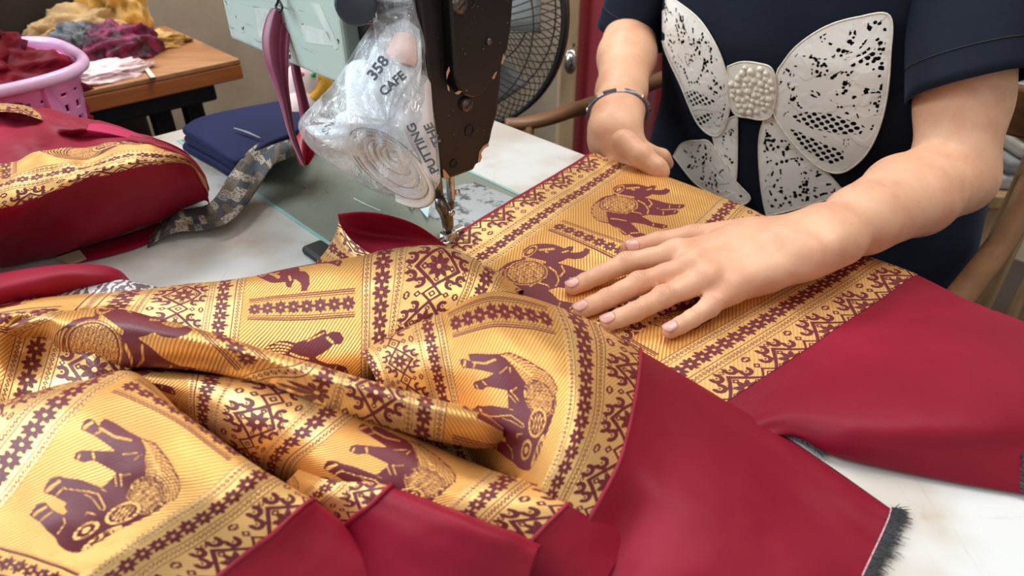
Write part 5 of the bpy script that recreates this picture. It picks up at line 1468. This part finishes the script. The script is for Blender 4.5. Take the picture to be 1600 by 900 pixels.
# knuckle creases: how near a joint a skin point lies and how far along the finger
kn_, ks_ = np.zeros(len(Vb)), np.zeros(len(Vb))
for nm, (J, rs) in FJ.items():
    for j_i, wgt in ((1, .7), (2, 1.0)):
        c_ = J[j_i] + up * rs[j_i]
        d_ = (J[j_i + 1] - J[j_i - 1]); d_ /= np.linalg.norm(d_)
        rel = Vb[:len(VL)] - c_
        al = rel @ d_
        la = np.linalg.norm(rel - al[:, None] * d_, axis=1)
        k_ = wgt * np.clip(1 - (al / (.0062 if j_i == 2 else .004)) ** 2, 0, 1) * np.clip(1 - (la / .0065) ** 2, 0, 1)
        m_ = k_ > kn_[:len(VL)]
        kn_[:len(VL)][m_] = k_[m_]; ks_[:len(VL)][m_] = (al * 1000 + 1.2 * (la / .006) ** 2 * np.sign(al))[m_]
t_ = NT('warm_skin'); co_ = t_.coord()
nz_ = t_.noise(26, 4, co_, .6)
c = t_.mix(t_.smooth(nz_, .35, .7), rgb(232, 182, 148), rgb(219, 161, 128))
c = t_.mix(t_.math('MULTIPLY', t_.smooth(t_.noise(60, 3, co_), .5, .75), .25), c, rgb(206, 140, 122))
kk, sk = t_.attr('knuckle'), t_.attr('along')
wv = t_.math('SINE', t_.math('ADD', t_.math('MULTIPLY', sk, 2.3), t_.math('MULTIPLY', t_.noise(300, 2, co_), 3.0)))
cre = t_.math('MULTIPLY', t_.smooth(wv, .35, 1.0), kk)
c = t_.mix(t_.math('MULTIPLY', cre, .45), c, rgb(170, 104, 84))
c = t_.mix(t_.math('MULTIPLY', kk, .22), c, rgb(214, 140, 118))
t_.set(col=c, rough=.46, spec=.35, sub=.12)
t_.b.inputs['Subsurface Radius'].default_value = (.006, .0025, .0012)
vo_ = t_.n('ShaderNodeTexVoronoi'); vo_.inputs['Scale'].default_value = 900; t_.l(co_, vo_.inputs['Vector'])
t_.bump(t_.math('ADD', t_.math('MULTIPLY', vo_.outputs['Distance'], .25), t_.math('ADD', t_.math('MULTIPLY', cre, -2.2), t_.math('MULTIPLY', t_.noise(90, 3, co_), .6))), .25, .0006)
M_SKIN = t_.m
body = mesh_obj('body', Vb, Fb, M_SKIN, person, True, None, {'knuckle': kn_, 'along': ks_})
sm = body.modifiers.new('smooth', 'SMOOTH'); sm.factor, sm.iterations = .5, 3
# fingernails
M_NAIL = plain('pink_nail', rgb(226, 168, 156), .25, scale=200, var=.06, spec=.5)
for nm, (J, rs) in FJ.items():
    d_ = J[0] - J[1]; d_ /= np.linalg.norm(d_)
    upn = np.array([0, 0, 1.]) if nm != 'thumb' else np.array([.25, -.55, .8])
    n_ = upn - d_ * (upn @ d_); n_ /= np.linalg.norm(n_)
    s_ = np.cross(d_, n_)
    r = rs[0] * 1.04
    G, nr_, nc_ = [], 9, 9
    for i in range(nr_):
        f_ = i / (nr_ - 1)
        x_ = -.0062 + .0112 * f_
        hw = math.radians(50) * math.sqrt(max(0.02, 1 - abs(2 * f_ - 1) ** 3.2))
        rr2 = r * math.sqrt(max(.12, 1 - max(0, (x_ - .0002) / r) ** 2 * .55))
        for j in range(nc_):
            an = hw * (2 * j / (nc_ - 1) - 1)
            G.append(J[0] + d_ * x_ + (n_ * math.cos(an) + s_ * math.sin(an)) * (rr2 + .0002) + n_ * (rs[1] - rs[0]) * .3 * (1 - f_))
    o = mesh_obj('fingernail', G, grid_faces(nr_, nc_), M_NAIL, person)
    o.modifiers.new('thickness', 'SOLIDIFY').thickness = .0006

# ------------------------------------------------------------------ shirt
S_ = SDF(np.array([.05, .52, TZ - .30]), np.array([.64, 1.12, TZ + .36]), .0042)
bl = S_.block(S_.lo, S_.lo + S_.n * S_.h)
sl, X, Y, Z = bl
Lc = (X - TC[0]) * D1[0] + (Y - TC[1]) * D1[1] + np.interp(np.asarray(Z).ravel() - TZ, [-.3, 0, .12], [.035, .028, 0]).reshape(Z.shape); Qc = (X - TC[0]) * OP[0] + (Y - TC[1]) * OP[1]; Zc = Z - TZ
wz = np.interp(np.asarray(Zc).ravel(), [-.30, -.12, 0, .10, .2, .28, .33], [.225, .215, .198, .178, .172, .15, .09]).reshape(Zc.shape).astype(np.float32)
dz_ = np.interp(np.asarray(Zc).ravel(), [-.30, -.12, 0, .10, .2, .28, .33], [.125, .118, .108, .112, .112, .085, .06]).reshape(Zc.shape).astype(np.float32)
qo = np.interp(np.asarray(Zc).ravel(), [-.3, 0, .1, .3], [-.004, 0, -.008, .02]).reshape(Zc.shape).astype(np.float32)
rr_ = (np.abs(Lc / wz) ** 2.3 + np.abs((Qc - qo) / dz_) ** 2.3) ** (1 / 2.3)
d = ((rr_ - 1) * np.minimum(wz, dz_)).astype(np.float32)
d = np.maximum(d, Zc - .325); d = np.maximum(d, -.28 - Zc)
S_.f[sl] = d
S_.chain([tb(0, .015, .25), shouL], [.07, .055], .03)
S_.chain([tb(0, .015, .25), shouR], [.07, .055], .03)
Vs, Fs_ = S_.mesh()
# cloth creases: long soft folds
lc = (Vs[:, :2] - TC) @ D1[:2]; zc_ = Vs[:, 2] - TZ; qc_ = (Vs[:, :2] - TC) @ OP[:2]
fold = .006 * noise2(lc * 14 + zc_ * 9 + 3, zc_ * 7 - lc * 3 + 5, 71) + .004 * noise2(lc * 30 - zc_ * 16, zc_ * 12 + 4, 72)
Vs = Vs + np.stack([-OP[0] * fold, -OP[1] * fold, 0 * fold], 1)
t_ = NT('navy_jersey'); co_ = t_.coord()
c = t_.mix(t_.noise(10, 3, co_), rgb(13, 18, 30), rgb(22, 31, 48))
t_.set(col=c, rough=.75, sheen=.18, sheenr=.35, spec=.22, sheent=(.35, .5, .8))
t_.bump(t_.math('ADD', t_.noise(14, 4, co_), t_.math('MULTIPLY', t_.noise(1200, 1, co_), .05)), .35, .004)
M_SHIRT = t_.m
shirt = mesh_obj('t_shirt', Vs, Fs_, M_SHIRT, person)
sm = shirt.modifiers.new('smooth', 'SMOOTH'); sm.factor, sm.iterations = .5, 6
def sleeve(sh, hem, axis, r0, r1, seed, tilt=0.0, tdir=None):
    # open tube from the shoulder to the hem, a little wider than the arm, with soft folds and a stitched hem
    n, m = 26, 56
    V_ = []
    w1 = np.cross(axis, ZZ); w1 /= np.linalg.norm(w1); w2 = np.cross(axis, w1)
    def pt(f, an, dr=0.0):
        c_ = hem * (1 - f) + sh * f
        an2 = an
        r = (r1 + (r0 - r1) * f) * (1 + .10 * float(noise2(np.array(an * 1.6 + seed), np.array(f * 2.2 + an * .4), seed)) * (1 - .6 * f))
        d_ = w1 * math.cos(an2) + w2 * math.sin(an2)
        p = c_ + d_ * (r + dr)
        if tdir is not None: p = p + axis * (d_ @ tdir) * tilt * (1 - f)
        return p
    for i_ in range(n):
        for j_ in range(m): V_.append(pt(i_ / (n - 1) * 1.0, 2 * math.pi * j_ / m))
    o_ = mesh_obj('sleeve', V_, grid_faces(n, m, True), M_SHIRT, shirt)
    md = o_.modifiers.new('thickness', 'SOLIDIFY'); md.thickness = .0022; md.offset = 0
    MB().tube([pt(.12, 2 * math.pi * k / m, .0012) for k in range(m + 1)], .0007, 5, False).build('sleeve_stitch', plain('navy_stitch', rgb(12, 17, 27), .7), shirt, True)
hemL = at_depth(1512, 137, .625)
sleeve(shouL + ua * .02, hemL, ua, .066, .0500, 3, .014, np.array([1., 0, 0]))
ub = (shouR - elbowR) / np.linalg.norm(shouR - elbowR)
hemR = at_depth(984, 58, .915)
sleeve(shouR, hemR, (shouR - hemR) / np.linalg.norm(shouR - hemR), .062, .046, 9)
# trousers
Tt = SDF(np.array([-.05, .30, TZ - .72]), np.array([.66, 1.12, TZ - .12]), .008)
Tt.chain([tb(.09, .0, -.25), tb(-.09, 0, -.25)], [.12, .12], .05)
for l_ in (-.11, .11):
    Tt.chain([tb(l_, 0, -.235), tb(l_, -.40, -.23)], [.082, .062], .05)
    Tt.chain([tb(l_, -.40, -.23), tb(l_ * .9, -.36, -.66)], [.062, .045], .04)
Vt_, Ft_ = Tt.mesh()
mesh_obj('trousers', Vt_, Ft_, plain('dark_denim', rgb(30, 36, 48), .8, bump=.3, bscale=400), person)

# ------------------------------------------------------------------ lace butterfly on the shirt
bv = BVHTree.FromPolygons([tuple(p) for p in Vs], [tuple(map(int, q)) for q in Fs_])
def on_shirt(x, y, off):
    r = ray(x, y); r = r / np.linalg.norm(r)
    hit = bv.ray_cast(Vector(CAM), Vector(r))
    if hit[0] is None: return None
    return np.array(hit[0]) - r * off
def mat_lace():
    t = NT('cream_cutwork_lace')
    uv = t.n('ShaderNodeUVMap').outputs[0]
    net, eye = t.attr('net'), t.attr('eyelet')
    vo = t.n('ShaderNodeTexVoronoi'); vo.inputs['Scale'].default_value = 150; vo.inputs['Randomness'].default_value = .12
    t.l(t.mapping(uv, (1, 1.25, 1), (0, 0, .75)), vo.inputs['Vector'])
    hole_n = t.math('MULTIPLY', t.math('LESS_THAN', vo.outputs['Distance'], .40), t.math('GREATER_THAN', net, .5))
    v2 = t.n('ShaderNodeTexVoronoi'); v2.inputs['Scale'].default_value = 230; v2.inputs['Randomness'].default_value = .9
    t.l(uv, v2.inputs['Vector'])
    region = t.math('LESS_THAN', t.math('ABSOLUTE', t.math('SUBTRACT', t.noise(30, 1.5, uv, .5, dist=1.2), .5)), .058)
    hole_e = t.math('MULTIPLY', t.math('MULTIPLY', t.math('LESS_THAN', v2.outputs['Distance'], .47), region), t.math('GREATER_THAN', eye, .5))
    hole = t.math('MAXIMUM', hole_n, hole_e)
    c = t.mix(t.noise(25, 4, uv), rgb(252, 250, 244), rgb(246, 240, 228))
    t.set(col=c, rough=.75, alpha=t.math('SUBTRACT', 1.0, hole), sheen=.2)
    t.bump(t.math('ADD', t.noise(60, 3, uv), t.math('MULTIPLY', t.smooth(t.noise(34, 2, uv, .5, dist=.8), .45, .55), .8)), .5, .0012)
    return t.m
M_LACE = mat_lace()
M_HEMC = plain('cream_hem_cord', rgb(244, 236, 220), .7, scale=200)
def in_poly(P, poly):
    x, y = P[:, 0], P[:, 1]; ins = np.zeros(len(P), bool); n = len(poly)
    for i in range(n):
        (x0, y0), (x1, y1) = poly[i], poly[(i + 1) % n]
        c_ = ((y0 > y) != (y1 > y)) & (x < (x1 - x0) * (y - y0) / (y1 - y0 + 1e-12) + x0)
        ins ^= c_
    return ins
def pdist(P, poly):
    d = np.full(len(P), 1e9); n = len(poly)
    for i in range(n):
        a_, b_ = np.array(poly[i], float), np.array(poly[(i + 1) % n], float)
        t = np.clip(((P - a_) @ (b_ - a_)) / ((b_ - a_) @ (b_ - a_) + 1e-9), 0, 1)
        d = np.minimum(d, np.linalg.norm(P - a_ - t[:, None] * (b_ - a_), axis=1))
    return d
lace = empty('lace_applique', (*TC, TZ), None)
lace.parent = person; lace.matrix_parent_inverse = world_mat(person).inverted()
tag(lace, 'cream cutwork lace butterfly bow sewn to the shirt front')
def lace_piece(name, outline, nets=(), off=.003, band=9, step=4.5, lift=None, eyelets=True):
    O = cr(np.array(list(outline) + [outline[0]], float), len(outline) * 7 + 1)[:-1]
    poly = [tuple(p) for p in O]
    x0, y0 = O.min(0); x1, y1 = O.max(0)
    gx, gy = np.meshgrid(np.arange(x0, x1, step), np.arange(y0, y1, step))
    Q = np.stack([gx.ravel(), gy.ravel()], 1)
    Q = Q[in_poly(Q, poly)]
    Q = Q[pdist(Q, poly) > step * .5]
    pts = [Vector(p) for p in poly] + [Vector(p) for p in Q]
    n = len(poly)
    r = geometry.delaunay_2d_cdt(pts, [], [list(range(n))], 1, 1e-4)
    V2 = np.array([tuple(p) for p in r[0]]); F2 = [tuple(f) for f in r[2]]
    W3, keep = [], np.ones(len(V2), bool)
    last = None
    for i, (x, y) in enumerate(V2):
        o_ = off + (lift(x, y) if lift else 0)
        p = on_shirt(x, y, o_)
        if p is None: keep[i] = False; p = np.zeros(3)
        W3.append(p)
    W3 = np.array(W3)
    F2 = [f for f in F2 if all(keep[i] for i in f)]
    used = sorted({i for f in F2 for i in f}); rm = {u: k for k, u in enumerate(used)}
    W3, V2 = W3[used], V2[used]; F2 = [tuple(rm[i] for i in f) for f in F2]
    # smooth depth so that the stiff lace bridges the creases of the shirt
    uvm = np.stack([(W3[:, :2] - TC) @ D1[:2], W3[:, 2]], 1)
    nt = np.zeros(len(V2))
    for npoly in nets: nt = np.maximum(nt, np.clip(.5 + np.where(in_poly(V2, npoly), 1, -1) * pdist(V2, npoly) / 6, 0, 1))
    dd = pdist(V2, poly)
    ey = np.clip(.5 + (dd - band) / 6, 0, 1) * (1 if eyelets else 0)
    for npoly in nets:
        grow = np.where(in_poly(V2, npoly), 0, pdist(V2, npoly))
        ey = np.minimum(ey, np.clip(.5 + (grow - 7) / 6, 0, 1))
    o = mesh_obj(name, W3, np.array(F2), M_LACE, lace, True, uvm, {'net': nt, 'eyelet': ey})
    m = o.modifiers.new('thickness', 'SOLIDIFY'); m.thickness = .0007; m.offset = 0
    hp_ = [on_shirt(x_, y_, off + .0006 + (lift(x_, y_) if lift else 0)) for x_, y_ in poly + poly[:1]]
    hp_ = [p_ for p_ in hp_ if p_ is not None]
    MB().tube(hp_, .0009, 6, False).build('lace_hem', M_HEMC, lace, True)
    return o
rw = [(1216, 108), (1245, 72), (1290, 42), (1340, 27), (1390, 25), (1391, 90), (1386, 150), (1372, 205), (1350, 245), (1318, 269), (1288, 266), (1258, 244), (1228, 210), (1208, 176), (1206, 140)]
lace_piece('right_wing', rw, [[(1232, 183), (1262, 174), (1300, 178), (1340, 192), (1353, 198), (1345, 210), (1310, 210), (1270, 202)], [(1228, 198), (1250, 206), (1290, 226), (1318, 236), (1318, 250), (1300, 258), (1276, 248), (1250, 226)]], .004, lift=lambda x, y: .004 * math.sin(max(0, min(1, (x - 1206) / 190)) * math.pi))
lwg = [(1031, -14), (1060, 4), (1092, 30), (1116, 66), (1132, 104), (1140, 140), (1140, 172), (1128, 206), (1112, 212), (1088, 190), (1062, 130), (1040, 82), (1031, 40)]
lace_piece('left_wing', lwg, [[(1066, 146), (1084, 140), (1118, 158), (1118, 164), (1080, 166)], [(1082, 182), (1106, 176), (1118, 178), (1096, 200)]], .004, band=7)
tr_ = [(1196, 178), (1214, 188), (1236, 214), (1262, 246), (1286, 264), (1312, 292), (1318, 302), (1260, 322), (1205, 336), (1196, 330), (1188, 280), (1186, 220)]
lace_piece('right_tail', tr_, [], .0025, band=7)
tl_ = [(1112, 205), (1132, 190), (1150, 182), (1152, 200), (1150, 280), (1140, 262), (1120, 236)]
lace_piece('left_tail', tl_, [], .0025, band=5)
tl2 = [(1052, 244), (1066, 224), (1090, 220), (1108, 222), (1130, 252), (1150, 284), (1172, 310), (1150, 322), (1118, 306), (1086, 286)]
lace_piece('tail_end', tl2, [], .006, band=6)
kt = [(1137, 104), (1158, 97), (1184, 99), (1206, 108), (1212, 140), (1206, 178), (1192, 187), (1170, 184), (1148, 178), (1138, 150)]
lace_piece('knot', kt, [], .0065, band=8, eyelets=False)
M_PEARL = plain('cream_pearl', rgb(250, 242, 226), .12, scale=30, var=.08, coat=.6, spec=.6)
bm = bmesh.new(); bmesh.ops.create_uvsphere(bm, u_segments=12, v_segments=8, radius=1.0)
pm = bpy.data.meshes.new('pearl'); bm.to_mesh(pm); bm.free()
pm.polygons.foreach_set('use_smooth', np.full(len(pm.polygons), True)); pm.materials.append(M_PEARL)
placed = []
random.seed(5)
tries = 0
while len(placed) < 52 and tries < 6000:
    tries += 1
    r_ = math.sqrt(random.random()); th = random.random() * 2 * math.pi
    x, y = 1174 + 33 * r_ * math.cos(th), 141 + 37 * r_ * math.sin(th)
    rad = random.uniform(4.2, 6.2)
    if all(math.hypot(x - a, y - b) > (rad + c) * .86 for a, b, c in placed):
        placed.append((x, y, rad))
        p = on_shirt(x, y, .0075)
        o = bpy.data.objects.new('pearl', pm); COL.objects.link(o)
        o.location = p; o.scale = (rad * .75 / FPX,) * 3
        o.parent = lace; o.matrix_parent_inverse = world_mat(lace).inverted()

# bracelet on the far wrist
brc = empty('bracelet', wristR, 'silver and black bracelet worn on the far wrist', 'bracelet')
bc = wristR + axr * .030
b1, b2 = sdr, np.cross(axr, sdr)
ringp = lambda an, dr=0: bc + (b1 * math.cos(an) * (.0325 + dr) + b2 * math.sin(an) * (.0245 + dr)) + axr * .006 * math.cos(an)
MB().tube([ringp(t) for t in np.linspace(0, 2 * math.pi, 61)], .0013, 8, False).build('chain', plain('rose_silver', (.75, .62, .56), .2, 1.0), brc, True)
MB().tube([ringp(t, .001) - axr * .004 for t in np.linspace(0, 2 * math.pi, 61)], .0011, 8, False).build('cord', plain('slate_cord', rgb(96, 104, 132), .5), brc, True)
for k, t in enumerate(np.linspace(0.2, 2 * math.pi - .5, 9)):
    c_ = ringp(t, .001); tg = ringp(t + .05) - ringp(t - .05); tg /= np.linalg.norm(tg)
    nn_ = c_ - bc; nn_ -= tg * (nn_ @ tg); nn_ /= np.linalg.norm(nn_)
    o = MB().box(c_, (.0075, .0030, .0014), (tg, np.cross(tg, nn_), nn_)).build('link_plate', [plain('black_enamel', (.015, .013, .014), .25), plain('silver_link', (.7, .68, .68), .25, 1.0), plain('rose_gold_link', (.78, .5, .38), .25, 1.0)][k % 3], brc); bevel(o, .0008)
